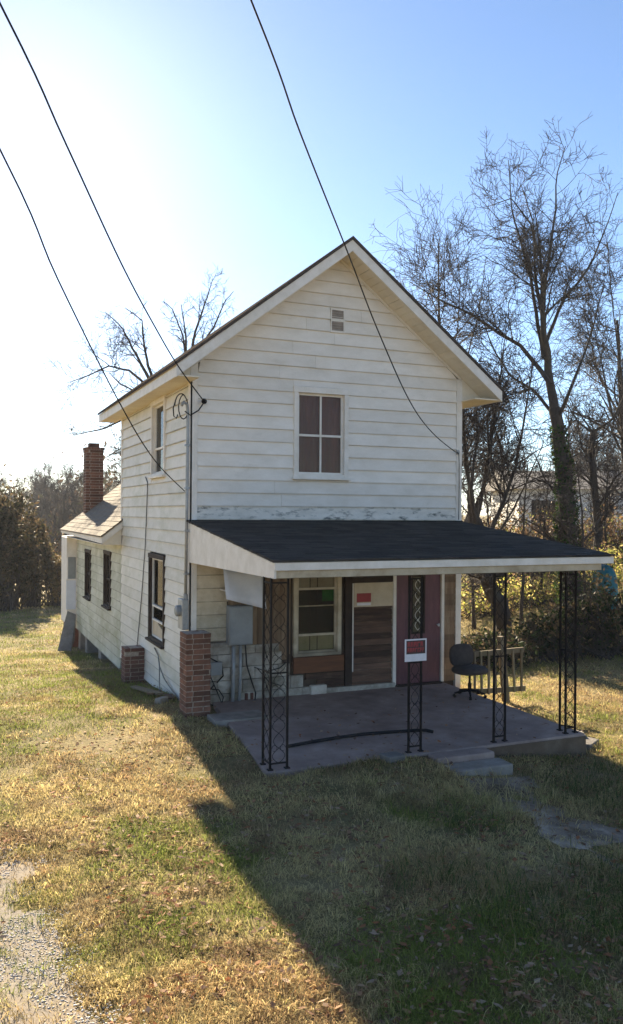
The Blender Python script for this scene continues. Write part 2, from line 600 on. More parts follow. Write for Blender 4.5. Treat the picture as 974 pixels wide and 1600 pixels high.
def patch(name, poly_fn, x0, x1, y0, y1, m, lift=0.006, step=0.05):
    xs = np.arange(x0, x1, step)
    ys = np.arange(y0, y1, step)
    PX, PY = np.meshgrid(xs, ys, indexing='ij')
    keep = poly_fn(PX, PY)
    PZ = terr(PX, PY)+lift
    n_, m_ = PX.shape
    ii = np.arange(n_*m_).reshape(n_, m_)
    q = np.stack([ii[:-1, :-1], ii[1:, :-1], ii[1:, 1:], ii[:-1, 1:]], -1)
    k = keep[:-1, :-1] & keep[1:, 1:] & keep[1:, :-1] & keep[:-1, 1:]
    q = q[k].reshape(-1, 4)
    used = np.unique(q)
    remap = -np.ones(n_*m_, int)
    remap[used] = np.arange(len(used))
    v = np.stack([PX, PY, PZ], -1).reshape(-1, 3)[used]
    o = np_mesh(name, v, remap[q], m, smooth=True)
    return tag(o, kind='structure')


def in_drive(x, y):
    return (x < -2.35+0.22*(y+8)*-0.55+1.1*(fnoise(x, y, 0.8, 5)-0.5)) & (y < -4.6)


def in_path(x, y):
    w = 0.46+0.55*(fnoise(x, y, 0.6, 8)-0.5)
    cx_ = 2.42+0.02*(y+4)
    hole = fnoise(x, y, 0.5, 37) < 0.36
    return (np.abs(x-cx_) < w) & (y < -4.25) & (y > -10) & ~hole


patch('gravel_drive', in_drive, -7.5, -1.6, -11.5, -4.6, MATS['gravel'])
patch('path', in_path, 1.6, 3.3, -10, -4.2, MATS['path_slab'], 0.010, 0.035)

# gravel stones on the drive: nobody could count them
ns = 15000
sx = RNG.uniform(-4.2, -1.9, ns*3)
sy = RNG.uniform(-9.2, -4.7, ns*3)
ok = in_drive(sx-0.25*RNG.random(ns*3), sy)
ok &= fnoise(sx, sy, 0.6, 31) > 0.36
sx, sy = sx[ok][:ns], sy[ok][:ns]
oct_v = np.array([(1, 0, 0), (-1, 0, 0), (0, 1, 0), (0, -1, 0), (0, 0, 1), (0, 0, -1)], float)
oct_f = np.array([(0, 2, 4), (2, 1, 4), (1, 3, 4), (3, 0, 4), (2, 0, 5), (1, 2, 5), (3, 1, 5), (0, 3, 5)])
size = RNG.uniform(0.003, 0.011, len(sx))
jit = oct_v[None]*(1+0.5*(RNG.random((len(sx), 6, 1))-0.5))*size[:, None, None]*np.array([1, 1, 0.4])
ang = RNG.random(len(sx))*6.28
ca, sa = np.cos(ang)[:, None], np.sin(ang)[:, None]
jx = jit[..., 0]*ca-jit[..., 1]*sa
jy = jit[..., 0]*sa+jit[..., 1]*ca
sv = np.stack([sx[:, None]+jx, sy[:, None]+jy, terr(sx, sy)[:, None]+0.008+jit[..., 2]], -1).reshape(-1, 3)
sf = (oct_f[None]+(np.arange(len(sx))*6)[:, None, None]).reshape(-1, 3)
shade = np.repeat(RNG.uniform(0.35, 0.7, len(sx)), 6)[:, None]*np.array([1.0, 0.96, 0.91])
leafmat('stone_tint', 0.0, rough=0.95)
tag(np_mesh('gravel_stones', sv, sf, MATS['stone_tint'], cols=shade),
    'small loose pale gravel stones scattered on the drive', 'gravel', kind='stuff')

# ------------------------------------------------------------------ house
W, D = 4.79, 5.6            # main block
WB = 12.5                   # back of the rear wing
CO = 0.203                  # siding course
Z0 = 3.0                    # a course line
RX, RZ, RS = 2.46, 7.28, 0.775  # main ridge
house = empty('house', (0, 0, 0))
tag(house, 'weathered white clapboard two-storey gable house with front porch and low rear wing', 'house')


def roof_z(x):
    return RZ-RS*abs(x-RX)


FRONT = lambda s, o, z: (s, -o, z)
SIDE = lambda s, o, z: (-o, s, z)


def board(parent, mapf, a0, a1, z0, z1, m, b0=None, b1=None, t0=0.029, t1=0.004, name='siding_board'):
    """one lapped board: runs a0..a1 along the bottom and b0..b1 along the top"""
    b0 = a0 if b0 is None else b0
    b1 = a1 if b1 is None else b1
    j = random.uniform(-0.003, 0.003)
    t0 += random.uniform(-0.002, 0.003)
    p = [mapf(a0, -0.02, z0+j), mapf(a1, -0.02, z0+j*0.4), mapf(a1, t0, z0+j*0.4), mapf(a0, t0, z0+j),
         mapf(b0, -0.02, z1), mapf(b1, -0.02, z1), mapf(b1, t1, z1), mapf(b0, t1, z1)]
    mb = MB()
    mb.hexa(p)
    return mb.build(name, m, parent)


def courses(zlo, zhi):
    k = math.floor((zlo-Z0)/CO+1e-6)
    out = []
    while True:
        a = Z0+CO*k
        if a >= zhi-1e-6:
            break
        out.append((max(a, zlo), min(a+CO, zhi)))
        k += 1
    return out


def side_out(z0, z1, holes):
    """holes overlapping this course, as s-ranges"""
    return sorted([(h[0], h[1]) for h in holes if h[2] < z1-0.02 and h[3] > z0+0.02])


def clad(parent, mapf, s0, s1, zlo, zhi, holes, m, lean=0.0):
    for (a, bz) in courses(zlo, zhi):
        segs = [(s0, s1)]
        for h0, h1 in side_out(a, bz, holes):
            nxt = []
            for q0, q1 in segs:
                if h1 <= q0 or h0 >= q1:
                    nxt.append((q0, q1))
                    continue
                if h0 > q0+0.01:
                    nxt.append((q0, h0))
                if h1 < q1-0.01:
                    nxt.append((h1, q1))
            segs = nxt
        for h in holes:
            if h[2] < bz-0.02 and h[3] > a+0.02:
                if h[3] < bz-0.03:
                    board(parent, mapf, h[0], h[1], h[3]+0.022, bz, m)
                if h[2] > a+0.03:
                    board(parent, mapf, h[0], h[1], a, h[2]-0.037, m)
        for q0, q1 in segs:
            # long runs are two butted lengths
            if q1-q0 > 3.4:
                c = q0+(q1-q0)*random.uniform(0.35, 0.65)
                board(parent, mapf, q0, c-0.0015, a, bz, m)
                board(parent, mapf, c+0.0015, q1, a, bz, m)
            else:
                board(parent, mapf, q0, q1, a, bz, m)


# --- front wall, upper storey and gable
core = MB()
core.prism([(0.12, 0.1, -0.3), (W-0.1, 0.1, -0.3), (W-0.1, 0.1, roof_z(W)-0.3), (RX, 0.1, RZ-0.35), (0.12, 0.1, roof_z(0)-0.3)], (0, D-0.15, 0))
core.build('wall_core', MATS['wall_core'], house)
fw = MB()
fw.box(0.0, W, 0.022, 0.10, 2.58, 3.40)
fw.box(0.0, 1.66, 0.022, 0.10, 3.40, 4.90)
fw.box(2.62, W, 0.022, 0.10, 3.40, 4.90)
fw.prism([(0.0, 0.022, 4.90), (W, 0.022, 4.90), (W, 0.022, roof_z(W)-0.25), (RX, 0.022, RZ-0.25), (0.0, 0.022, roof_z(0)-0.25)], (0, 0.078, 0))
fwall = fw.build('front_wall', MATS['wall_core'], house)
WIN_F = (1.66, 2.62, 3.47, 4.90)
for (a, bz) in courses(2.70, RZ-0.26):
    def lim(z):
        dx = (RZ-0.245-z)/RS
        return max(0.09, RX-dx), min(W-0.09, RX+dx)
    la, ra = lim(a)
    lb, rb = lim(bz)
    if ra-la < 0.05:
        continue
    if rb < lb:
        lb = rb = RX
    hs = side_out(a, bz, [WIN_F])
    if hs:
        h0, h1 = hs[0]
        board(fwall, FRONT, la, h0, a, bz, MATS['siding'], lb, h0)
        board(fwall, FRONT, h1, ra, a, bz, MATS['siding'], h1, rb)
        if WIN_F[3] < bz-0.03:
            board(fwall, FRONT, h0, h1, WIN_F[3]+0.022, bz, MATS['siding'])
        if WIN_F[2] > a+0.03:
            board(fwall, FRONT, h0, h1, a, WIN_F[2]-0.037, MATS['siding'])
    else:
        cj = la+(ra-la)*random.uniform(0.25, 0.75)
        fm_ = MATS['siding_grimy' if a < 2.9 else 'siding']
        if ra-la > 2.5:
            board(fwall, FRONT, la, cj-0.0015, a, bz, fm_, lb, min(cj-0.0015, rb))
            board(fwall, FRONT, cj+0.0015, ra, a, bz, fm_, max(cj+0.0015, lb), rb)
        else:
            board(fwall, FRONT, la, ra, a, bz, fm_, lb, rb)
MB().box(-0.026, 0.088, -0.030, 0.0, 2.72, roof_z(0.09)-0.25).build('corner_board', MATS['trim'], fwall)
MB().box(W-0.088, W+0.02, -0.030, 0.0, 2.72, roof_z(W)-0.24).build('corner_board', MATS['trim'], fwall)

for sgn in (-1, 1):
    xe_ = 0.0 if sgn < 0 else W
    MB().prism([(RX, -0.036, RZ-0.222), (xe_, -0.036, roof_z(xe_)-0.222), (xe_, -0.036, roof_z(xe_)-0.275), (RX, -0.036, RZ-0.275)], (0, 0.05, 0)).build('frieze_board', MATS['siding'], fwall)

# --- left side wall of the main block
HU = (1.60, 2.68, 3.53, 4.86)
HL = (1.60, 2.80, 0.62, 2.16)
sw = MB()
for (a, c, z0_, z1_) in [(0, 1.60, -0.2, 4.9), (2.80, D, -0.2, 4.9), (1.60, 2.80, -0.2, 0.62), (1.60, 2.80, 2.16, 3.53)]:
    sw.box(0.022, 0.12, a, c, z0_, z1_)
sw.box(0.022, 0.12, 2.68, 2.80, 3.53, 4.9)
swall = sw.build('side_wall', MATS['wall_core'], house)
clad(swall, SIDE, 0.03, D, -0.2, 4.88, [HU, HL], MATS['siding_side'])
MB().box(-0.030, 0.0, -0.03, 0.09, -0.15, 4.9).build('corner_board', MATS['trim'], swall)
MB().box(-0.030, 0.0, D-0.07, D+0.03, 2.5, 4.9).build('corner_board', MATS['trim'], swall)

# --- right and back walls of the main block
MB().box(W-0.09, W, 0.10, D, -0.3, 4.95).build('side_wall', MATS['siding_side'], house)


# --- windows
def window(name, mapf, s0, s1, z0, z1, fw_, fm, sm, rails, mulls, back, backm, casing=0.046, sill=True, parent=house):
    m_ = MB()
    def bx(q0, q1, za, zb, o0, o1):
        p = [mapf(q0, o0, za), mapf(q1, o0, za), mapf(q1, o1, za), mapf(q0, o1, za),
             mapf(q0, o0, zb), mapf(q1, o0, zb), mapf(q1, o1, zb), mapf(q0, o1, zb)]
        return p
    m_.hexa(bx(s0, s0+fw_, z0, z1, -0.09, casing))
    m_.hexa(bx(s1-fw_, s1, z0, z1, -0.09, casing))
    m_.hexa(bx(s0-0.01, s1+0.01, z1-fw_, z1+0.02, -0.088, casing+0.006))
    m_.hexa(bx(s0+fw_, s1-fw_, z0, z0+fw_*0.7, -0.088, casing-0.004))
    w_ = m_.build(name, fm, parent, bevel=0.004)
    if sill:
        MB().hexa(bx(s0-0.03, s1+0.03, z0-0.035, z0+0.006, -0.02, casing+0.045)).build('sill', fm, w_, bevel=0.004)
    i0, i1, j0, j1 = s0+fw_, s1-fw_, z0+fw_*0.7, z1-fw_
    sb = MB()
    t = 0.035
    zs = [j0]+rails+[j1]
    sb.hexa(bx(i0, i0+t, j0, j1, -0.06, -0.02))
    sb.hexa(bx(i1-t, i1, j0, j1, -0.06, -0.02))
    sb.hexa(bx(i0+t, i1-t, j1-t, j1, -0.06, -0.021))
    sb.hexa(bx(i0+t, i1-t, j0, j0+t, -0.06, -0.021))
    for r in rails:
        sb.hexa(bx(i0+t, i1-t, r-0.018, r+0.018, -0.06, -0.012))
    for q in mulls:
        sb.hexa(bx(q-0.014, q+0.014, j0+t, j1-t, -0.055, -0.024))
    sb.build('sash', sm, w_)
    ms = [i0+t]+mulls+[i1-t]
    for zi in range(len(zs)-1):
        for qi in range(len(ms)-1):
            MB().hexa(bx(ms[qi], ms[qi+1], zs[zi]+0.018, zs[zi+1]-0.018, -0.046, -0.042)).build('pane', MATS['glass'], w_)
    if back:
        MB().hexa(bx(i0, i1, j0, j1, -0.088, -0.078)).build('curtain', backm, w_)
    return w_


wu = window('window', FRONT, *WIN_F, 0.075, MATS['trim'], MATS['trim'], [4.15], [2.15], True, MATS['curtain'])
for o_ in [c for c in wu.children if c.name.startswith('curtain')]:
    bpy.data.objects.remove(o_)
cv, cf = [], []
for i in range(61):
    x_ = 1.735+i*(2.545-1.735)/60
    yy = 0.080+0.006*math.sin(i*0.9)+0.004*math.sin(i*0.37+1)
    cv += [(x_, yy, 3.52), (x_, yy+0.003*math.sin(i*0.5), 4.83)]
    if i:
        k_ = 2*i
        cf.append((k_-2, k_, k_+1, k_-1))
MB().add(cv, cf).build('curtain', MATS['curtain'], wu, smooth=True)
wu['label'] = 'white four-pane upper front window with brown curtains'
ws = window('window', SIDE, 1.60, 2.66, 3.53, 4.86, 0.07, MATS['trim'], MATS['trim'], [4.02], [], True, MATS['interior'])
ws['label'] = 'upper side window with painted pale reflected sky above dark lower sash'
MB().box(0.062, 0.068, 1.72, 2.54, 4.22, 4.75).build('sky_reflection', MATS['sky_reflection'], ws)  # pale sheet painted in for the sky reflected in the upper sash
wl_ = window('window', SIDE, 1.60, 2.80, 0.62, 2.14, 0.06, MATS['dark_frame'], MATS['trim'], [1.22, 0.97], [], True, MATS['interior'], casing=0.042)
wl_['label'] = 'broken tall lower side window with dark opening'
m_ = MB()
m_.prism([(0.030, 2.70, 0.67), (0.030, 1.75, 0.67), (0.030, 1.75, 0.80), (0.030, 2.45, 0.96), (0.030, 2.70, 0.98)], (0.012, 0, 0))
m_.build('patch_board', MATS['paper_cream'], wl_)

# gable vent
v_ = MB()
v_.box(2.29, 2.31, -0.035, 0.0, 5.84, 6.22)
v_.box(2.52, 2.54, -0.035, 0.0, 5.84, 6.22)
v_.box(2.29, 2.54, -0.036, 0.0, 6.20, 6.225)
v_.box(2.29, 2.54, -0.036, 0.0, 5.835, 5.86)
v_.box(2.29, 2.54, -0.036, 0.0, 6.015, 6.045)
vent = v_.build('gable_vent', MATS['trim'], fwall)
vl = MB()
vl.box(2.30, 2.53, -0.0245, -0.020, 5.85, 6.21)
mat('vent_grey', (0.34, 0.28, 0.23), (0.24, 0.20, 0.165), scale=8, rough=0.8)
vl.build('vent_screen', MATS['vent_grey'], fwall)
for k_ in range(9):
    zz = 5.868+k_*0.039
    if abs(zz-6.02) > 0.03:
        MB().hexa([(2.312, -0.034, zz), (2.518, -0.034, zz), (2.518, -0.026, zz+0.022), (2.312, -0.026, zz+0.022),
                   (2.312, -0.034, zz+0.005), (2.518, -0.034, zz+0.005), (2.518, -0.026, zz+0.027), (2.312, -0.026, zz+0.027)]).build('louvre', MATS['vent_grey'], vent)

# --- main roof
YF, YB = -0.48, 6.5
XL, XR = -0.36, 5.32
r_ = MB()
for sgn, xe in ((-1, XL), (1, XR)):
    ze = roof_z(xe)
    r_.prism([(RX, YF-0.02, RZ), (xe+sgn*0.03, YF-0.02, ze-RS*0.03), (xe+sgn*0.03, YF-0.02, ze-RS*0.03-0.05), (RX, YF-0.02, RZ-0.055)], (0, YB-YF+0.04, 0))
roof = r_.build('roof', MATS['shingle_main'], house)
for sgn, xe in ((-1, XL), (1, XR)):
    ze = roof_z(xe)
    rb_ = MB()
    rb_.prism([(RX, YF, RZ-0.058), (xe, YF, ze-0.058), (xe, YF, ze-0.235), (RX, YF, RZ-0.235)], (0, 0.03, 0))
    rb_.build('rake_board', MATS['trim'], roof)
    rb_ = MB()
    rb_.prism([(RX, YB-0.03, RZ-0.058), (xe, YB-0.03, ze-0.058), (xe, YB-0.03, ze-0.235), (RX, YB-0.03, RZ-0.235)], (0, 0.03, 0))
    rb_.build('rake_board', MATS['trim'], roof)
    # side eave fascia
    x0_, x1_ = (xe, xe+0.025) if sgn < 0 else (xe-0.025, xe)
    MB().box(x0_, x1_, YF+0.031, YB-0.031, ze-0.225, ze-0.06).build('fascia', MATS['trim'], roof)
    # boxed side soffit
    if sgn < 0:
        MB().box(xe+0.026, -0.001, YF+0.032, YB-0.032, ze-0.215, ze-0.195).build('soffit', MATS['soffit'], roof)
    else:
        MB().box(W+0.001, xe-0.026, YF+0.032, YB-0.032, ze-0.215, ze-0.195).build('soffit', MATS['soffit'], roof)
    # raking soffit of narrow panels
    n_ = 26
    xa, xb = (xe+0.03, RX) if sgn < 0 else (RX, xe-0.03)
    st = (xb-xa)/n_
    for i in range(n_):
        p0, p1 = xa+i*st+0.004, xa+(i+1)*st-0.004
        j = random.uniform(-0.002, 0.002)
        z_a, z_b = roof_z(p0)-0.225+j, roof_z(p1)-0.225+j
        sp = MB()
        sp.hexa([(p0, YF+0.031, z_a), (p1, YF+0.031, z_b), (p1, -0.031, z_b), (p0, -0.031, z_a),
                 (p0, YF+0.031, z_a+0.012), (p1, YF+0.031, z_b+0.012), (p1, -0.031, z_b+0.012), (p0, -0.031, z_a+0.012)])
        sp.build('soffit_panel', MATS['soffit'], roof)

for sgn, xw, xe in ((-1, -0.031, XL+0.026), (1, W+0.021, XR-0.026)):
    ze = roof_z(xe)
    MB().prism([(xw, -0.030, roof_z(XL if sgn < 0 else XR)-0.194), (xe, -0.030, roof_z(XL if sgn < 0 else XR)-0.194), (xe, -0.030, ze-0.20), (xw, -0.030, roof_z(xw)-0.20)], (0, 0.02, 0)).build('eave_return', MATS['soffit'], roof)

# --- rear wing
WE, WS, WZ = -0.45, 0.78, 2.40     # eave x, slope, eave top z


def wing_z(x):
    return WZ+WS*(min(x, 2*2.395-x)-WE)


wc = MB()
wc.prism([(0.11, D, -0.42), (W-0.1, D, -0.42), (W-0.1, D, 2.2), (0.11, D, 2.2)], (0, WB-D, 0))
wc.prism([(0.11, WB-0.1, 2.2), (W-0.1, WB-0.1, 2.2), (2.395, WB-0.1, wing_z(2.395)-0.15)], (0, 0.1, 0))
wing = wc.build('rear_wing_wall', MATS['wall_core'], house)
W1 = (6.82, 7.72, 0.70, 1.98)
W2 = (9.80, 10.75, 0.62, 1.88)
ww = MB()
for (a, c, z0_, z1_) in [(D, 6.82, -0.42, 2.2), (7.72, 9.80, -0.42, 2.2), (10.75, WB, -0.42, 2.2), (6.82, 7.72, -0.42, 0.70), (6.82, 7.72, 1.98, 2.2),
                         (9.80, 10.75, -0.42, 0.62), (9.80, 10.75, 1.88, 2.2)]:
    ww.box(0.022, 0.11, a, c, z0_, z1_)
ww_o = ww.build('rear_wing_side_wall', MATS['wall_core'], house)
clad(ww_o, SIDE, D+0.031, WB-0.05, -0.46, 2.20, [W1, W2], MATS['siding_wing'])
MB().box(-0.030, 0.0, WB-0.05, WB+0.03, -0.46, 2.2).build('corner_board', MATS['trim'], ww_o)
window('window', SIDE, *W1, 0.06, MATS['dark_frame'], MATS['dark_frame'], [1.33], [], True, MATS['interior'])['label'] = 'narrow dark brown window in the rear wing beside the main block'
window('window', SIDE, *W2, 0.06, MATS['dark_frame'], MATS['dark_frame'], [1.25], [], True, MATS['plank_tan'])['label'] = 'brown framed window near the far end of the rear wing'
# crawl space piers
for yy in (6.3, 8.6, 10.9, 12.2):
    MB().box(0.06, 0.36, yy, yy+0.4, -1.5, -0.43).build('foundation_pier', MATS['concrete_pale'], house)
MB().box(0.5, W-0.2, D+0.2, WB-0.2, -1.6, -0.43).build('crawl_space', MATS['wall_core'], house)
# wing roof built up of lapping courses
wr = MB()
nc = 22
for sgn in (-1, 1):
    for i in range(nc):
        t0_, t1_ = i/nc, (i+1)/nc
        xa = WE-0.03+(2.395-WE+0.03)*t0_
        xb = WE-0.03+(2.395-WE+0.03)*t1_+0.03
        za, zb = wing_z(xa)+0.016, wing_z(min(xb, 2.395))+0.004
        if sgn > 0:
            xa, xb = 4.79-xa, 4.79-min(xb, 2.395)
        else:
            xb = min(xb, 2.395)
        y0_, y1_ = D-0.15, WB+0.12
        wr.hexa([(xa, y0_, za-0.03), (xb, y0_, zb-0.03), (xb, y1_, zb-0.03), (xa, y1_, za-0.03),
                 (xa, y0_, za), (xb, y0_, zb), (xb, y1_, zb), (xa, y1_, za)])
wroof = wr.build('wing_roof', MATS['shingle_tan'], house)
fz = wing_z(WE)
MB().hexa([(WE, D-0.12, fz-0.17), (WE+0.025, D-0.12, fz-0.17), (WE+0.025, WB+0.1, fz-0.10), (WE, WB+0.1, fz-0.10),
           (WE, D-0.12, fz-0.035), (WE+0.025, D-0.12, fz-0.02), (WE+0.025, WB+0.1, fz-0.02), (WE, WB+0.1, fz-0.035)]).build('fascia', MATS['trim'], wroof)
MB().prism([(WE+0.026, D-0.13, fz-0.03), (WE+0.026, D-0.13, fz-0.17), (0.3, D-0.13, wing_z(0.3)-0.17), (0.3, D-0.13, wing_z(0.3)-0.03)], (0, 0.03, 0)).build('rake_board', MATS['trim'], wroof)
MB().prism([(WE+0.026, WB+0.08, fz-0.03), (WE+0.026, WB+0.08, fz-0.17), (2.395, WB+0.08, wing_z(2.395)-0.17), (2.395, WB+0.08, wing_z(2.395)-0.03)], (0, 0.03, 0)).build('rake_board', MATS['trim'], wroof)
MB().box(WE+0.026, 0.02, D-0.09, WB+0.079, 2.195, 2.21).build('soffit', MATS['soffit'], wroof)

MB().prism([(WE+0.03, D-0.098, 2.211), (-0.032, D-0.098, 2.211), (-0.032, D-0.098, wing_z(-0.03)-0.03), (WE+0.03, D-0.098, wing_z(WE+0.03)-0.03)], (0, 0.02, 0)).build('eave_return', MATS['soffit'], wroof)

# --- small enclosed back porch at the far end of the wing
bp_ = MB()
bp_.box(-0.27, 0.4, WB+0.08, WB+1.5, -0.36, 2.15)
back_porch = bp_.build('back_porch', MATS['trim'], house)
MB().box(-0.29, -0.035, WB+0.045, WB+0.079, 1.62, 2.16).build('white_panel', MATS['trim'], back_porch)
MB().box(-0.25, -0.04, WB+0.05, WB+0.078, 0.95, 1.61).build('pane', MATS['grey_metal'], back_porch)
MB().box(-0.30, -0.035, WB+0.04, WB+0.079, 0.08, 0.94).build('white_panel', MATS['white_sheet'], back_porch)
for z_ in (0.94, 1.61):
    MB().box(-0.30, -0.035, WB+0.03, WB+0.081, z_-0.02, z_+0.02).build('rail', MATS['trim'], back_porch)
MB().box(-0.22, 0.3, WB+0.3, WB+1.3, -1.7, -0.36).build('brick_base', MATS['brick_dark'], back_porch)


# ------------------------------------------------------------------ bricks
def brick_mesh(L_, D_, H_, m, seed):
    rr = random.Random(seed)
    mb = MB()
    e_ = 0.003
    p = []
    for z in (0, H_):
        for (x, y) in ((0, 0), (L_, 0), (L_, D_), (0, D_)):
            p.append((x+rr.uniform(-e_, e_), y+rr.uniform(-e_, e_), z+rr.uniform(-e_, e_)*0.6))
    mb.hexa(p)
    o = mb.build('brick', m, None)
    me = o.data
    bpy.data.objects.remove(o)
    return me


def brick_stack(parent, cx_, cy_, zb, zt, w, m, course=0.075, joint=0.013, mortar='mortar', droprate=0.0, corbel=None):
    """a square shaft: four bricks pin-wheeled per course round a mortar core"""
    H_ = course-joint
    bw = 0.10 if w > 0.3 else 0.08
    Lg = w-bw-joint
    meshes = [brick_mesh(Lg, bw, H_, m, s) for s in range(4)]
    half = [[brick_mesh((Lg-joint)*f_, bw, H_, m, s+10) for s in range(2)] for f_ in (0.36, 0.64)]
    n_ = int(round((zt-zb)/course))
    MB().box(cx_-w/2+0.005, cx_+w/2-0.005, cy_-w/2+0.005, cy_+w/2-0.005, zb, zb+n_*course-0.012).build('mortar', MATS[mortar], parent)
    for i in range(n_):
        z = zb+i*course
        flip = i % 2
        grow = 0.0
        if corbel and z > corbel[0]:
            grow = corbel[1]
        for k in range(4):
            if droprate and i >= n_-2 and random.random() < droprate:
                continue
            a = math.pi/2*k
            # corner start in local frame
            h = w/2+grow
            pieces = []
            if flip == 0:
                off = 0.0
            else:
                off = bw+joint
            if k % 2 == i % 2 and Lg > 0.2:
                s1 = (Lg-joint)*0.36
                pieces = [(off, half[0][(i+k) % 2]), (off+s1+joint, half[1][(i*3+k) % 2])]
            else:
                pieces = [(off, meshes[(i*3+k) % 4])]
            for (o_, me) in pieces:
                ob = bpy.data.objects.new('brick', me)
                lx, ly = -h+o_+random.uniform(-0.002, 0.002)+(2*grow*0.5 if grow else 0), -h+random.uniform(-0.004, 0.003)
                ca_, sa_ = math.cos(a), math.sin(a)
                ob.location = (cx_+lx*ca_-ly*sa_, cy_+lx*sa_+ly*ca_, z+random.uniform(-0.001, 0.001))
                ob.rotation_euler = (0, 0, a+random.uniform(-0.012, 0.012))
                link(ob, parent)


chim = MB().box(0.16, 0.56, 11.8, 12.2, 2.5, 4.66).build('chimney', MATS['mortar'], wroof)
chim_parts = empty('chimney_brickwork')
# chimney bricks hang from the house as one part group
chim_parts.parent = house
brick_stack(chim_parts, 0.36, 12.0, 2.62, 4.74, 0.48, MATS['brick'], course=0.078, corbel=(4.50, 0.03))
MB().box(0.22, 0.50, 11.86, 12.14, 4.66, 4.84).build('flue', MATS['brick'], chim_parts)

pier1 = empty('brick_pier', (-0.08, -0.58, terr1(-0.08, -0.58)-0.08))
tag(pier1, 'tall freestanding red brick pier at the front left house corner', 'pier')
brick_stack(pier1, 0, 0, 0.0, 1.19-pier1.location.z, 0.36, MATS['brick'], mortar='mortar')
pier2 = empty('brick_pier', (-0.20, 3.35, terr1(-0.2, 3.35)-0.08))
tag(pier2, 'short crumbling red brick pier against the white side wall', 'pier')
brick_stack(pier2, 0, 0, 0.0, 0.36-pier2.location.z, 0.36, MATS['brick_dark'], droprate=0.25)

# ------------------------------------------------------------------ porch
PX0, PX1 = 0.28, 4.48
slab_b = MB()
slab_b.add([(-0.09, -3.63, 0.0), (1.0, -3.61, 0.0), (4.42, -3.60, 0.0), (PX1, -0.3, 0.0), (PX1, 0.0, 0.0), (0.35, 0.0, 0.0), (0.02, -2.7, 0.0),
            (-0.09, -3.63, -0.5), (1.0, -3.61, -0.5), (4.42, -3.60, -0.5), (PX1, -0.3, -0.5), (PX1, 0.0, -0.5), (0.35, 0.0, -0.5), (0.02, -2.7, -0.5)],
           [(0, 1, 2, 3, 4, 5, 6), (13, 12, 11, 10, 9, 8, 7)]+[(i, i+7, (i+1) % 7+7, (i+1) % 7) for i in range(7)])
slab = slab_b.build('porch_slab', MATS['concrete'], house, bevel=0.015)
mat('soil_stain', (0.15, 0.105, 0.07), (0.10, 0.072, 0.05), scale=6, rough=0.97, bump=0.5, bscale=40, c3=(0.22, 0.17, 0.12), s3=2)
MB().box(1.02, 4.415, -3.622, -3.599, -0.5, -0.035).build('stained_edge', MATS['soil_stain'], slab)
MB().box(0.02, 0.80, -1.30, -0.86, -0.10, 0.03).build('edge_slab', MATS['concrete_pale'], slab, bevel=0.01)

# front lower wall, behind the porch: layers of boards over a dark sheathing
lw = MB()
lw.box(0.0, 1.68, 0.03, 0.10, -0.3, 2.58)
lw.box(2.52, W, 0.03, 0.10, -0.3, 2.58)
lw.box(1.68, 2.52, 0.03, 0.10, -0.3, 0.60)
lw.box(1.68, 2.52, 0.03, 0.10, 2.12, 2.58)
lwall = lw.build('porch_wall', MATS['wall_core'], house)
for i in range(7):
    z = 0.92+CO*i
    board(lwall, FRONT, 0.09, 0.57+random.uniform(-0.01, 0.02), z, z+CO, MATS['cream'])
MB().box(-0.028, 0.088, -0.03, 0.0, 0.9, 2.72).build('corner_board', MATS['trim'], lwall)
MB().box(W-0.085, W+0.02, -0.03, 0.03, -0.25, 2.58).build('corner_board', MATS['trim'], lwall)
MB().box(-0.03, 0.60, -0.07, 0.028, 0.845, 0.905).build('ledge', MATS['block_paint'], lwall)
# vertical weathered boards between siding and window
xx = 0.60
while xx < 1.62:
    wd = random.uniform(0.10, 0.15)
    wd = min(wd, 1.63-xx)
    MB().box(xx, xx+wd-0.006, -0.012-random.uniform(0, 0.006), 0.029, 0.62+random.uniform(-0.05, 0.05), 2.5).build('plank', MATS['plank_tan'], lwall)
    xx += wd
# painted foundation blocks at the left, with a ragged right edge
ri = 0
z = -0.28
ends = [2.05, 1.98, 1.86, 1.62, 1.50, 1.44]
while z < 0.83:
    x0_ = 0.0 if ri % 2 == 0 else -0.0
    first = 0.2 if ri % 2 else 0.4
    x_ = 0.03
    lenb = first
    while x_ < ends[min(ri, 5)]-0.06:
        x1_ = min(x_+lenb, ends[min(ri, 5)]+random.uniform(-0.04, 0.04))
        MB().box(x_, x1_-0.008, -0.045+random.uniform(-0.006, 0.004), 0.028, z, min(z+0.192, 0.84)).build('block', MATS['block_paint'], lwall, bevel=0.006)
        x_ = x1_
        lenb = 0.4
    z += 0.2
    ri += 1
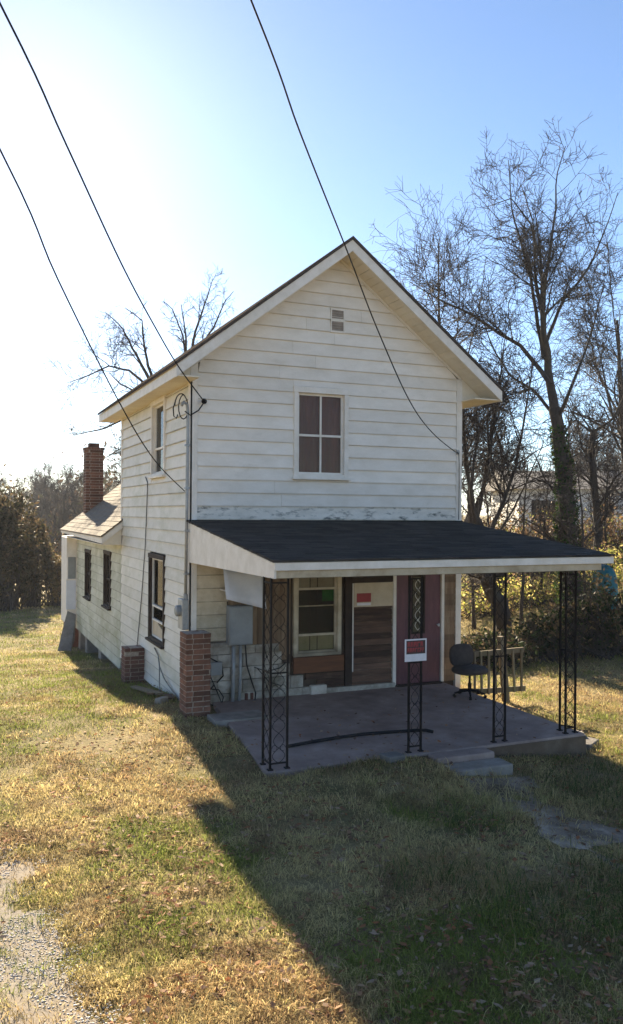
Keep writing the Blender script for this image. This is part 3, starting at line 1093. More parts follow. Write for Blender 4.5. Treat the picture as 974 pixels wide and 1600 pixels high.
# horizontal brown planks: under the window, between window and door
z = 0.02
while z < 0.60:
    x0_ = 2.1 if z < 0.2 else (1.9 if z < 0.36 else 1.66)
    MB().box(x0_, 2.58, -0.006-random.uniform(0, 0.006), 0.029, z, z+0.096).build('plank', MATS['plank_brown'], lwall)
    z += 0.1
z = 0.02
while z < 2.5:
    p = MB()
    j0_, j1_, t_ = random.uniform(-0.006, 0.006), random.uniform(-0.006, 0.006), random.uniform(-0.030, -0.018)
    p.hexa([(2.72, 0.03, z+j0_), (3.46, 0.03, z+j1_), (3.46, t_, z+j1_), (2.72, t_-0.004, z+j0_), (2.72, 0.03, z+0.092+j0_), (3.46, 0.03, z+0.092+j1_), (3.46, -0.004, z+0.092+j1_), (2.72, -0.004, z+0.092+j0_)])
    p.build('plank', MATS['plank_brown'], lwall)
    p = MB()
    p.hexa([(4.47, 0.03, z), (W-0.09, 0.03, z), (W-0.09, -0.018, z), (4.47, -0.018, z), (4.47, 0.03, z+0.098), (W-0.09, 0.03, z+0.098), (W-0.09, -0.008, z+0.098), (4.47, -0.008, z+0.098)])
    p.build('plank', MATS['plank_tan'], lwall)
    z += 0.1
MB().box(2.59, 2.715, -0.03, 0.03, 0.03, 2.5).build('dark_post', MATS['dark_frame'], lwall)
MB().box(2.716, 2.735, -0.034, 0.02, 0.30, 1.75).build('trim_strip', MATS['trim'], lwall)
MB().box(2.716, 3.465, -0.04, 0.02, 1.76, 1.86).build('dark_lintel', MATS['dark_frame'], lwall)
MB().box(2.74, 3.46, -0.045, -0.036, 1.36, 1.755).build('notice_board', MATS['paper_cream'], lwall)
MB().box(1.68, 2.56, -0.045, -0.013, 0.34, 0.59).build('patch_board', MATS['board_orange'], lwall)
MB().box(2.25, 3.50, -0.075, 0.0, -0.05, 0.075).build('base_board', MATS['block_paint'], lwall, bevel=0.008)
MB().box(1.96, 2.24, -0.10, 0.0, -0.06, 0.14).build('base_block', MATS['block_paint'], lwall, bevel=0.02)
MB().box(3.466, 3.525, -0.05, 0.03, 0.02, 2.4).build('door_casing', MATS['trim'], lwall, bevel=0.004)
MB().box(4.405, 4.462, -0.05, 0.03, 0.02, 2.4).build('door_casing', MATS['trim'], lwall, bevel=0.004)
# red notice and paper on the board
nb_ = MB().box(2.785, 3.045, -0.051, -0.046, 1.44, 1.585).build('red_notice', MATS['red_print'], lwall)
MB().box(2.79, 3.04, -0.0515, -0.0465, 1.385, 1.425).build('notice_paper', MATS['white_print'], lwall)
MB().box(3.08, 3.44, -0.052, -0.046, 1.37, 1.60).build('notice_paper', MATS['paper_cream'], lwall)

# porch window
pw = window('window', FRONT, 1.68, 2.52, 0.60, 2.12, 0.07, MATS['cream'], MATS['cream'], [0.94, 1.68], [], False, None, casing=0.03, sill=False)
pw['label'] = 'porch window with dark glass and yellowed paper in the bottom light'
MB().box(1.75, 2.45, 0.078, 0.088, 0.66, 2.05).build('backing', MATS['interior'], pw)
MB().box(1.79, 2.41, 0.05, 0.06, 0.69, 0.92).build('paper', MATS['paper_yellow'], pw)
MB().box(1.79, 2.41, 0.05, 0.06, 1.70, 2.02).build('paper', MATS['paper_cream'], pw)
MB().box(2.21, 2.41, 0.05, 0.06, 1.47, 1.65).build('green_sticker', MATS['green_print'], pw)
for q in (1.99, 2.12):
    MB().box(q-0.006, q+0.006, 0.044, 0.049, 0.69, 2.02).build('muntin', MATS['dark_frame'], pw)
MB().box(1.79, 2.41, 0.043, 0.048, 1.39, 1.41).build('muntin', MATS['cream'], pw)

# door
dr = MB()
dr.box(3.53, 3.83, -0.012, 0.029, 0.03, 2.06)
dr.box(4.10, 4.40, -0.012, 0.029, 0.03, 2.06)
dr.box(3.83, 4.10, -0.012, 0.029, 0.03, 0.86)
dr.box(3.83, 4.10, -0.012, 0.029, 1.86, 2.06)
door = dr.build('door', MATS['door'], house)
door['label'] = 'dark red front door with a narrow glazed light'
lt = MB()
lt.box(3.83, 3.86, -0.022, 0.02, 0.86, 1.86)
lt.box(4.07, 4.10, -0.022, 0.02, 0.86, 1.86)
lt.box(3.86, 4.07, -0.021, 0.02, 0.86, 0.89)
lt.box(3.86, 4.07, -0.021, 0.02, 1.83, 1.86)
lt.build('light_frame', MATS['dark_frame'], door)
MB().box(3.86, 4.07, 0.016, 0.02, 0.89, 1.83).build('curtain', MATS['interior_tan'], door)
MB().box(3.86, 4.07, 0.000, 0.004, 0.89, 1.83).build('pane', MATS['glass'], door)
sc_ = MB()
pts = [(3.965+0.055*math.sin(i*0.55), -0.006, 0.92+0.03*i) for i in range(30)]
sc_.tube(pts, 0.006, 5)
sc_.tube([(2*3.965-x, y, z) for x, y, z in pts], 0.006, 5)
sc_.build('light_scroll', MATS['trim'], door)
for (px0, px1, pz0, pz1) in ((3.60, 3.78, 0.15, 0.75), (4.15, 4.33, 0.15, 0.75)):
    MB().box(px0, px1, -0.017, -0.0125, pz0, pz1).build('door_panel', MATS['door'], door)
MB().tube([(4.34, -0.012, 1.0), (4.34, -0.05, 1.0), (4.34, -0.075, 1.0)], [0.012, 0.012, 0.028], 10).build('handle', MATS['galvanised'], door)
MB().box(3.53, 4.40, -0.10, 0.03, 0.001, 0.03).build('threshold', MATS['dark_frame'], door)

# porch roof of lapping shingle courses
prf = MB()
RY0, RY1, RZ0, RZ1 = 0.0, -3.72, 2.77, 2.365
nc = 26
tabcol = []
zf = lambda y: RZ0+(RZ1-RZ0)*(y-RY0)/(RY1-RY0)
for i in range(nc):
    ya = RY1+(RY0-RY1)*i/nc
    yb = min(RY0, RY1+(RY0-RY1)*(i+1)/nc+0.02)
    x_ = -0.06+random.uniform(-0.012, 0.012)
    xe_ = 4.82+random.uniform(-0.012, 0.012)
    wd = random.uniform(0.1, 0.3)
    while x_ < xe_-0.02:
        x2 = min(x_+wd, xe_)
        wob, yy = random.uniform(-0.003, 0.004), random.uniform(-0.006, 0.006)
        za, zb = zf(ya)+0.011+wob, zf(yb)+0.002
        prf.hexa([(x_+0.002, ya+yy, za-0.022), (x2-0.002, ya+yy, za-0.022), (x2-0.002, yb, zb-0.022), (x_+0.002, yb, zb-0.022),
                  (x_+0.002, ya+yy, za), (x2-0.002, ya+yy, za), (x2-0.002, yb, zb), (x_+0.002, yb, zb)])
        k_ = random.uniform(0.6, 1.6)
        tabcol += [(0.050*k_, 0.044*k_, 0.039*k_)]*8
        x_ = x2
        wd = random.uniform(0.24, 0.36)
proof = prf.build('porch_roof', MATS['shingle'], house)
ta = proof.data.color_attributes.new('tint', 'FLOAT_COLOR', 'POINT')
for i_, c_ in enumerate(tabcol):
    ta.data[i_].color = (*c_, 1)
MB().hexa([(-0.02, -3.66, 2.335), (4.78, -3.66, 2.335), (4.78, -0.03, 2.73), (-0.02, -0.03, 2.73), (-0.02, -3.66, 2.35), (4.78, -3.66, 2.35), (4.78, -0.03, 2.745), (-0.02, -0.03, 2.745)]).build('roof_deck', MATS['old_wood'], proof)
MB().box(-0.035, 4.80, -3.70, -3.672, 2.255, 2.345).build('fascia', MATS['trim'], proof, bevel=0.004)
MB().box(-0.02, 4.62, -3.668, -3.50, 2.165, 2.252).build('beam', MATS['cream'], proof, bevel=0.005)
MB().box(-0.02, 4.55, -3.60, -3.52, 2.252, 2.33).build('beam_core', MATS['old_wood'], proof)
# closed gable end of the porch, on the left
gp = MB()
gp.prism([(-0.03, -0.03, 2.14), (-0.03, -3.671, 2.165), (-0.03, -3.671, 2.335), (-0.03, -0.03, 2.735)], (0.025, 0, 0))
gp.build('gable_panel', MATS['trim'], proof)
gp = MB()
gp.prism([(4.60, -0.03, 2.2), (4.60, -3.60, 2.2), (4.60, -3.60, 2.33), (4.60, -0.03, 2.72)], (0.02, 0, 0))
gp.build('gable_panel', MATS['trim'], proof)
xx = 0.0
while xx < 4.58:
    MB().box(xx, min(xx+0.225, 4.59), -3.49, -0.035, 2.20, 2.212).build('ceiling_board', MATS['cream'], proof)
    xx += 0.23
MB().box(-0.075, 4.83, -0.045, 0.0, 2.755, 2.785).build('flashing', MATS['cable_black'], proof)


# wrought iron posts
def scroll_panel(mb, a, b, z0, z1):
    """twisted scroll work between two uprights at plan points a and b"""
    a, b = Vector((*a, 0)), Vector((*b, 0))
    c, d = (a+b)/2, (b-a)/2
    h = (z1-z0-0.08)/6
    z = z0+0.04
    while z+h < z1-0.03:
        for s in (-1, 1):
            pts = []
            for i in range(15):
                t = i/14
                ang = -2.2+4.4*t
                rad = 0.85
                p = c+d*(s*rad*math.sin(t*math.pi*2.0)*(0.95-0.3*t))
                pts.append((p.x, p.y, z+h*t))
            mb.tube(pts, 0.0038, 5, cap=False)
            # small curl
            pts = []
            for i in range(9):
                t = i/8*2*math.pi*0.85
                p = c+d*(s*(0.50+0.30*math.cos(t)))
                pts.append((p.x, p.y, z+h*0.5+0.035*math.sin(t)))
            mb.tube(pts, 0.003, 4, cap=False)
        z += h
    for zz in (z0+0.04, z1-0.04, (z0+z1)/2):
        p, q = a, b
        mb.bar((p.x, p.y, zz), (q.x, q.y, zz), 0.012, 0.018)


def iron_post(legs, panels, zt, label):
    up = MB()
    for (x, y, zb) in legs:
        up.box(x-0.0115, x+0.0115, y-0.0115, y+0.0115, zb, zt)
        up.box(x-0.03, x+0.03, y-0.03, y+0.03, zb, zb+0.012)
    o = up.build('porch_post', MATS['iron'], house)
    o['label'] = label
    for i, j in panels:
        sp = MB()
        scroll_panel(sp, legs[i][:2], legs[j][:2], 0.03, zt-0.02)
        sp.build('scroll_work', MATS['iron'], o)


ZT = 2.168
iron_post([(-0.02, -3.55, 0.001), (-0.02, -3.31, 0.001), (0.185, -3.55, 0.001)], [(0, 1), (0, 2)], ZT, 'L-shaped iron corner post at the left end of the porch')
iron_post([(1.78, -3.52, 0.001), (1.95, -3.52, 0.001)], [(0, 1)], ZT, 'flat iron porch post carrying the red sign')
iron_post([(3.02, -3.52, 0.001), (3.19, -3.52, 0.001)], [(0, 1)], ZT, 'flat iron porch post in front of the chair')
iron_post([(4.32, -3.52, 0.001), (4.20, -3.36, 0.001), (4.16, -3.52, 0.001)], [(0, 1), (0, 2)], ZT, 'iron corner post at the right end of the porch')

# ------------------------------------------------------------------ service gear on the house
sm_ = MB()
sm_.tube([(-0.07, 0.02, 1.65), (-0.065, 0.0, 3.0), (-0.065, -0.02, 4.40), (-0.08, -0.03, 4.52), (-0.13, -0.04, 4.56), (-0.17, -0.04, 4.50)], 0.024, 10)
mast = sm_.build('service_mast', MATS['galvanised'], house, smooth=True)
for zz in (1.95, 2.6, 3.25, 3.9):
    MB().box(-0.10, -0.028, -0.03, 0.045, zz, zz+0.03).build('pipe_clamp', MATS['galvanised'], mast)
mm = MB()
mm.box(-0.13, -0.031, -0.02, 0.26, 1.12, 1.58)
meter = mm.build('meter_box', MATS['galvanised'], house, bevel=0.012)
MB().tube([(-0.13, 0.12, 1.40), (-0.19, 0.12, 1.40), (-0.21, 0.12, 1.40)], [0.085, 0.085, 0.05], 16).build('meter_glass', MATS['grey_metal'], meter)
MB().tube([(-0.07, 0.02, 1.58), (-0.07, 0.02, 1.66)], 0.032, 10).build('pipe_collar', MATS['grey_metal'], meter)
lp = MB()
lp.tube([(-0.19-0.10*math.cos(i*0.42)+0.004*i, -0.06-0.05*math.cos(i*0.42), 4.49+0.19*math.sin(i*0.42)) for i in range(19)], 0.009, 6)
lp.tube([(-0.28, -0.10, 4.55), (-0.31, -0.10, 4.45), (-0.30, -0.10, 4.33), (-0.26, -0.10, 4.30), (-0.24, -0.1, 4.36)], 0.009, 6)
lp.build('cable_loop', MATS['cable_black'], house)
ib = MB()
ib.tube([(0.165, -0.03, 4.58), (0.165, -0.10, 4.58), (0.165, -0.12, 4.58)], [0.02, 0.045, 0.03], 10)
ib.build('insulator', MATS['cable_black'], house)
dc = MB()
dc.tube([(0.165, -0.12, 4.57), (0.08, -0.10, 4.44), (-0.04, -0.08, 4.36), (-0.12, -0.05, 4.42)], 0.010, 6)
dc.build('drip_loop', MATS['cable_black'], house)
# thin cable drooping down the side wall
sc2 = MB()
sc2.tube([(-0.028, 3.15, 3.55), (-0.035, 2.93, 3.43), (-0.034, 2.98, 3.1), (-0.034, 3.1, 2.3), (-0.034, 3.4, 1.3), (-0.034, 3.81, 0.25), (-0.034, 3.85, -0.1)], 0.010, 6)
sc2.build('side_cable', MATS['cable_grey'], house)
# cables hanging from the broken side window
hc = MB()
hc.tube([(-0.03, 2.3, 0.50), (-0.05, 1.9, 0.42), (-0.10, 1.6, 0.30), (-0.06, 1.4, 0.12), (-0.05, 0.9, 0.02), (-0.05, 0.35, -0.03)], 0.011, 6)
hc.tube([(-0.10, 1.6, 0.30), (-0.12, 1.5, 0.05), (-0.15, 1.3, -0.12)], 0.010, 6)
hc.build('hanging_cable', MATS['cable_grey'], house)

# electrical panel, conduits, small box and cables on the porch wall
ep = MB().box(0.56, 0.94, -0.19, -0.02, 0.87, 1.47).build('breaker_box', MATS['grey_metal'], house, bevel=0.012)
MB().box(0.575, 0.925, -0.205, -0.191, 0.89, 1.45).build('lid', MATS['grey_metal'], ep, bevel=0.006)
cdt = MB()
cdt.tube([(0.66, -0.09, 0.88), (0.66, -0.09, 0.4), (0.64, -0.10, -0.22)], 0.03, 10)
cdt.tube([(0.77, -0.09, 0.88), (0.77, -0.09, 0.4), (0.75, -0.09, -0.22)], 0.024, 10)
cdt.build('conduit', MATS['galvanised'], ep, smooth=True)
cw = MB()
cw.tube([(0.85, -0.09, 0.87), (0.87, -0.10, 0.55), (0.95, -0.10, 0.30), (1.02, -0.10, 0.1), (1.0, -0.10, -0.1)], 0.011, 6)
cw.tube([(0.10, -0.07, 0.63), (0.30, -0.09, 0.68), (0.47, -0.09, 0.58), (0.50, -0.08, 0.40), (0.40, -0.08, 0.30)], 0.012, 6)
cw.tube([(0.20, -0.08, 0.36), (0.28, -0.11, 0.22), (0.42, -0.11, 0.20), (0.50, -0.10, 0.08), (0.46, -0.10, -0.08), (0.30, -0.09, -0.02), (0.24, -0.09, 0.15), (0.35, -0.09, 0.27)], 0.010, 6)
cw.tube([(0.30, -0.08, 0.40), (0.42, -0.10, 0.12), (0.53, -0.09, -0.15)], 0.008, 6)
cw.tube([(1.0, -0.08, 0.50), (1.2, -0.09, 0.42), (1.42, -0.09, 0.46), (1.55, -0.08, 0.55)], 0.008, 6)
cw.tube([(1.05, -0.08, 0.48), (1.25, -0.09, 0.25), (1.45, -0.09, 0.18)], 0.007, 6)
cw.build('loose_cable', MATS['cable_black'], ep)
MB().box(0.29, 0.47, -0.13, -0.046, 0.42, 0.62).build('junction_box', MATS['grey_metal'], house, bevel=0.01)
for (q0, q1) in ((0.86, 0.90), (0.95, 0.99)):
    MB().box(q0, q1, -0.09, -0.05, -0.22, 0.10).build('stub_pipe', MATS['brick_dark'], ep)
# bent white sheet hanging under the porch ceiling
aw = MB()
na, nb2 = 10, 6
vv, ff = [], []
for i in range(na):
    for j in range(nb2):
        s, t = i/(na-1), j/(nb2-1)
        top = Vector((0.455+0.60*s, -0.20-0.10*s, 2.05-0.05*s))
        bot = Vector((0.455+0.615*s, -0.36-0.05*s, 1.60-0.165*s))
        p = top.lerp(bot, t)+Vector((0, -0.03*math.sin(s*7)*t, 0.0))
        vv.append(p)
for i in range(na-1):
    for j in range(nb2-1):
        ff.append((i*nb2+j, (i+1)*nb2+j, (i+1)*nb2+j+1, i*nb2+j+1))
nv = len(vv)
vv2 = vv+[p+Vector((0, 0.012, 0)) for p in vv]
ff2 = ff+[tuple(k+nv for k in reversed(q)) for q in ff]
edge = [i*nb2 for i in range(na)]+[(na-1)*nb2+j for j in range(1, nb2)]+[i*nb2+nb2-1 for i in range(na-2, -1, -1)]+[j for j in range(nb2-2, 0, -1)]
for i in range(len(edge)):
    a_, b_ = edge[i], edge[(i+1) % len(edge)]
    ff2.append((a_, b_, b_+nv, a_+nv))
aw.add(vv2, ff2)
awn = aw.build('sheet_awning', MATS['white_sheet'], house, smooth=True)
awn['label'] = 'bent white metal sheet above the grey breaker box'
MB().bar((0.46, -0.30, 1.72), (0.46, -0.03, 1.72), 0.02, 0.02).build('bracket', MATS['trim'], awn)

# ------------------------------------------------------------------ things on and round the porch
# red sign wired to the post
sg = empty('warning_sign', (1.855, -3.55, 1.245))
tag(sg, 'small red and white notice sign wired to the iron porch post', 'sign')
MB().box(-0.15, 0.15, -0.004, 0.004, -0.135, 0.135).build('plate', MATS['white_print'], sg)
MB().box(-0.132, 0.132, -0.0065, -0.0045, -0.045, 0.118).build('dark_panel', MATS['black_print'], sg)
rp = MB()
rnd = random.Random(4)
# two rows of worn, unreadable red block lettering
for (zc, hh, ws_) in ((0.072, 0.062, (0.042, 0.036, 0.046, 0.04, 0.038)), (0.004, 0.052, (0.03, 0.034, 0.026, 0.034, 0.03, 0.028, 0.024))):
    x_ = -0.118
    for wd in ws_:
        st_ = hh*0.3
        rp.box(x_, x_+wd*0.34, -0.0085, -0.0068, zc-hh/2, zc+hh/2)
        rp.box(x_+wd*0.36, x_+wd-0.003, -0.0085, -0.0068, zc+hh/2-st_, zc+hh/2)
        if rnd.random() < 0.8:
            rp.box(x_+wd*0.36, x_+wd-0.003, -0.0085, -0.0068, zc-st_/2, zc+st_/2)
        if rnd.random() < 0.6:
            rp.box(x_+wd*0.62, x_+wd-0.003, -0.0085, -0.0068, zc-hh/2, zc-st_/2-0.002)
        x_ += wd+0.004
rp.build('red_lettering', MATS['red_print'], sg)
MB().box(-0.125, 0.125, -0.0065, -0.0045, -0.105, -0.055).build('write_in_strip', MATS['white_print'], sg)
MB().tube([(-0.08, 0.006, 0.10), (-0.08, 0.02, 0.10), (0.09, 0.02, 0.10), (0.09, 0.006, 0.10)], 0.003, 5).build('wire_tie', MATS['galvanised'], sg)

# office chair
ch = empty('office_chair', (4.24, -1.16, 0.0), math.radians(6))
tag(ch, 'dark armless office chair on the porch beside the door', 'chair')


def cushion(w, d, h, n=10, pw_=3.0):
    vs, fs = [], []
    for lay, (zz, k) in enumerate(((-0.5, 0.90), (-0.25, 1.0), (0.15, 1.0), (0.5, 0.86))):
        for i in range(24):
            a = 2*math.pi*i/24
            c, s = math.cos(a), math.sin(a)
            rr = (abs(c)**pw_+abs(s)**pw_)**(-1/pw_)
            vs.append((w/2*k*rr*c, d/2*k*rr*s, h*zz))
    for l_ in range(3):
        for i in range(24):
            j = (i+1) % 24
            fs.append((l_*24+i, l_*24+j, (l_+1)*24+j, (l_+1)*24+i))
    fs.append(tuple(reversed(range(24))))
    vs.append((0, 0, h*0.58))
    for i in range(24):
        fs.append((72+i, 72+(i+1) % 24, 96))
    return vs, fs


vs, fs = cushion(0.54, 0.48, 0.10)
MB().add([(x, y, z+0.43) for x, y, z in vs], fs).build('seat', MATS['chair_black'], ch, smooth=True)
vs, fs = cushion(0.47, 0.36, 0.08)
MB().add([(x, 0.20+z*1.0+0.10*(y+0.1), 0.63+y) for x, y, z in vs], fs).build('backrest', MATS['chair_black'], ch, smooth=True)
MB().tube([(0, 0.02, 0.37), (0, 0.22, 0.37), (0, 0.265, 0.44), (0, 0.25, 0.58)], 0.02, 8).build('back_bracket', MATS['iron'], ch)
MB().tube([(0, 0, 0.08), (0, 0, 0.22), (0, 0, 0.221), (0, 0, 0.39)], [0.03, 0.03, 0.018, 0.018], 12).build('gas_column', MATS['iron'], ch)
for k in range(5):
    a = 2*math.pi*k/5+0.3
    c, s = math.cos(a), math.sin(a)
    lg = MB()
    lg.tube([(0.02*c, 0.02*s, 0.11), (0.15*c, 0.15*s, 0.09), (0.25*c, 0.25*s, 0.065)], [0.024, 0.019, 0.014], 8)
    l_o = lg.build('leg', MATS['iron'], ch)
    cs = MB()
    cs.tube([(0.25*c-0.02*s, 0.25*s+0.02*c, 0.027), (0.25*c+0.02*s, 0.25*s-0.02*c, 0.027)], 0.026, 10)
    cs.build('caster', MATS['iron'], l_o)

# black hose lying on the slab
ho = MB()
ho.tube([(0.50, -2.79, 0.022), (0.80, -2.72, 0.022), (1.2, -2.66, 0.023), (1.6, -2.62, 0.022), (2.0, -2.66, 0.022), (2.35, -2.72, 0.024), (2.47, -2.78, 0.03), (2.53, -2.86, 0.02)], 0.020, 8)
tag(ho.build('hose', MATS['cable_black'], None, smooth=True), 'black hose lying across the porch slab', 'hose')

# weathered railing section standing beside the porch
rl = empty('wooden_railing', (5.2, -0.62, terr1(5.2, -0.62)))
tag(rl, 'weathered leaning wooden railing section beside the porch and chair', 'railing')
MB().hexa([(0.10, -0.05, -0.15), (0.20, -0.05, -0.15), (0.20, 0.05, -0.15), (0.10, 0.05, -0.15), (-0.03, -0.05, 1.12), (0.07, -0.05, 1.12), (0.07, 0.05, 1.12), (-0.03, 0.05, 1.12)]).build('post', MATS['old_wood'], rl, bevel=0.006)
MB().bar((-0.62, -0.06, 0.86), (0.44, -0.06, 0.88), 0.04, 0.085).build('rail', MATS['old_wood'], rl)
MB().bar((-0.62, -0.06, 0.24), (0.48, -0.06, 0.22), 0.04, 0.085).build('rail', MATS['old_wood'], rl)
for x_ in (-0.58, -0.44, -0.30, -0.16, -0.02, 0.22, 0.36):
    MB().bar((x_+0.02, -0.095, 0.18), (x_+random.uniform(-0.02, 0.02), -0.095, 0.90), 0.032, 0.028, up=(0, 1, 0)).build('baluster', MATS['old_wood'], rl)

# step and stray masonry
tz = terr1(2.4, -3.95)
stp = MB().box(2.03, 2.84, -4.18, -3.88, tz-0.25, tz+0.055).build('concrete_step', MATS['concrete_pale'], None, bevel=0.02)
stp.rotation_euler = (0, 0, 0.0)
tag(stp, 'pale worn concrete step block in front of the porch slab', 'step')
st2 = MB().box(1.98, 2.80, -3.86, -3.63, tz-0.1, tz+0.12).build('concrete_step', MATS['concrete'], None, bevel=0.02)
tag(st2, 'dark upper step block touching the porch slab edge', 'step')


def slab_stone(name, loc, size_, rz, m, label, cat, tilt=0.0):
    x, y, z = size_
    mb = MB()
    rr = random.Random(hash(label) % 1000 if False else len(label))
    p = []
    for zz in (0, z):
        for (a, b_) in ((-1, -1), (1, -1), (1, 1), (-1, 1)):
            p.append((a*x/2*rr.uniform(0.85, 1.05), b_*y/2*rr.uniform(0.85, 1.05), zz+rr.uniform(-0.01, 0.01)))
    mb.hexa(p)
    o = mb.build(name, m, None, bevel=0.012)
    o.location = loc
    o.rotation_euler = (tilt, 0, rz)
    return tag(o, label, cat)


slab_stone('paving_stone', (4.72, -3.28, terr1(4.72, -3.28)-0.02), (0.42, 0.26, 0.09), 0.5, MATS['stone'], 'flat paving stone lying in the grass past the right corner post', 'stone')
slab_stone('paving_stone', (4.72, -3.02, terr1(4.72, -3.02)-0.02), (0.34, 0.26, 0.14), -0.4, MATS['concrete_pale'], 'broken concrete lump touching the right porch corner', 'stone')
slab_stone('paving_stone', (1.42, -3.78, terr1(1.42, -3.78)-0.01), (0.26, 0.2, 0.08), 0.2, MATS['stone'], 'small flat stone in the grass at the slab edge below the sign', 'stone')
slab_stone('cinder_block', (-0.36, 0.30, terr1(-0.36, 0.3)-0.01), (0.20, 0.13, 0.10), 0.7, MATS['concrete_pale'], 'pale broken block on the ground behind the tall brick pier', 'block')


def plank_thing(a, b_, w, h, m, label):
    mb = MB()
    c = (Vector(a)+Vector(b_))/2
    mb.bar(Vector(a)-c, Vector(b_)-c, w, h)
    o = mb.build('broken_plank', m, None)
    o.location = c
    return tag(o, label, 'plank')


g_ = lambda x, y, dz=0.02: (x, y, terr1(x, y)+dz)
plank_thing(g_(-0.42, 2.2, 0.05), g_(-0.30, 0.65, 0.09), 0.12, 0.03, MATS['old_wood'], 'long broken plank on the ground between the two brick piers')
plank_thing(g_(-0.12, 1.5, 0.03), g_(-0.46, 0.72, 0.10), 0.09, 0.025, MATS['plank_tan'], 'short brown plank crossing the debris beside the side wall')
plank_thing(g_(-0.10, 0.95, 0.03), g_(-0.22, 0.35, 0.05), 0.14, 0.03, MATS['plank_brown'], 'dark board lying flat under the meter box')
# leaning sheet at the back corner
ls = MB()
p0 = [(-0.30, 12.25, 0.06), (-0.06, 12.28, -0.05), (-0.14, 12.0, -0.75), (-0.26, 11.8, -1.0), (-0.62, 11.75, -0.98), (-0.48, 12.0, -0.5)]
ls.prism(p0, (0.01, 0.02, 0.006))
tag(ls.build('leaning_board', MATS['sheet_grey'], None), 'torn grey board leaning on the back corner of the rear wing', 'board')


# ------------------------------------------------------------------ overhead wires
wa = MB()
wa.box(4.695, 4.745, -0.05, -0.03, 3.93, 4.01)
wa.tube([(4.72, -0.05, 3.97), (4.72, -0.085, 3.97)], 0.016, 8)
wa.build('wire_anchor', MATS['galvanised'], house)
MB().tube([(4.72, -0.07, 3.965), (4.735, -0.06, 3.80), (4.745, -0.05, 3.45), (4.745, -0.045, 2.80)], 0.006, 6).build('wall_cable', MATS['cable_black'], house)


def wire(pts, r, label):
    P = [Vector(p) for p in pts]
    out = []
    for i in range(len(P)-1):
        a_, b_, c_, d_ = P[max(i-1, 0)], P[i], P[i+1], P[min(i+2, len(P)-1)]
        for k in range(6):
            t = k/6
            out.append(0.5*((2*b_)+(-a_+c_)*t+(2*a_-5*b_+4*c_-d_)*t*t+(-a_+3*b_-3*c_+d_)*t*t*t))
    out.append(P[-1])
    mb = MB()
    mb.tube(out, r, 6)
    return tag(mb.build('overhead_wire', MATS['cable_black'], None, smooth=True), label, 'wire', 'service wires to the house')


wire([(4.72, -0.075, 3.97), (4.57, -0.20, 3.96), (3.16, -1.75, 4.10), (2.13, -2.87, 4.38), (1.02, -4.09, 4.96), (0.26, -4.93, 5.45), (-0.69, -5.97, 6.05), (-1.41, -6.77, 6.55), (-4, -9.6, 8.0), (-8, -14, 9.6)], 0.0075,
     'overhead wire crossing the gable to the right corner of the front wall')
wire([(-0.09, 0.05, 3.22), (-0.82, -1.10, 3.62), (-1.52, -2.36, 4.21), (-2.40, -3.94, 5.16), (-2.98, -4.98, 5.90), (-5, -8.6, 7.8), (-8, -14, 9.2)], 0.008,
     'leftmost overhead wire running down to the mast on the side wall')
wire([(0.165, -0.115, 4.57), (-0.46, -1.05, 4.89), (-0.98, -1.93, 5.20), (-1.62, -3.04, 5.64), (-2.38, -4.34, 6.32), (-3.01, -5.43, 6.86), (-5, -8.8, 8.2), (-8, -14, 9.8)], 0.009,
     'middle overhead wire ending at the black insulator by the front left corner')


# ------------------------------------------------------------------ vegetation helpers
def tubes(P, R, sides):
    """P (B,N,3), R (B,N) -> verts, quads"""
    B, Nn, _ = P.shape
    T = np.gradient(P, axis=1)
    T /= np.linalg.norm(T, axis=2, keepdims=True)+1e-9
    ref = np.array([0.31, 0.87, 0.38])
    S = np.cross(T, ref)
    S /= np.linalg.norm(S, axis=2, keepdims=True)+1e-9
    U = np.cross(T, S)
    a = np.arange(sides)*2*np.pi/sides
    ring = S[:, :, None, :]*np.cos(a)[None, None, :, None]+U[:, :, None, :]*np.sin(a)[None, None, :, None]
    V = P[:, :, None, :]+ring*R[:, :, None, None]
    ii = np.arange(B*Nn*sides).reshape(B, Nn, sides)
    q = np.stack([ii[:, :-1], np.roll(ii, -1, 2)[:, :-1], np.roll(ii, -1, 2)[:, 1:], ii[:, 1:]], -1).reshape(-1, 4)
    return V.reshape(-1, 3), q


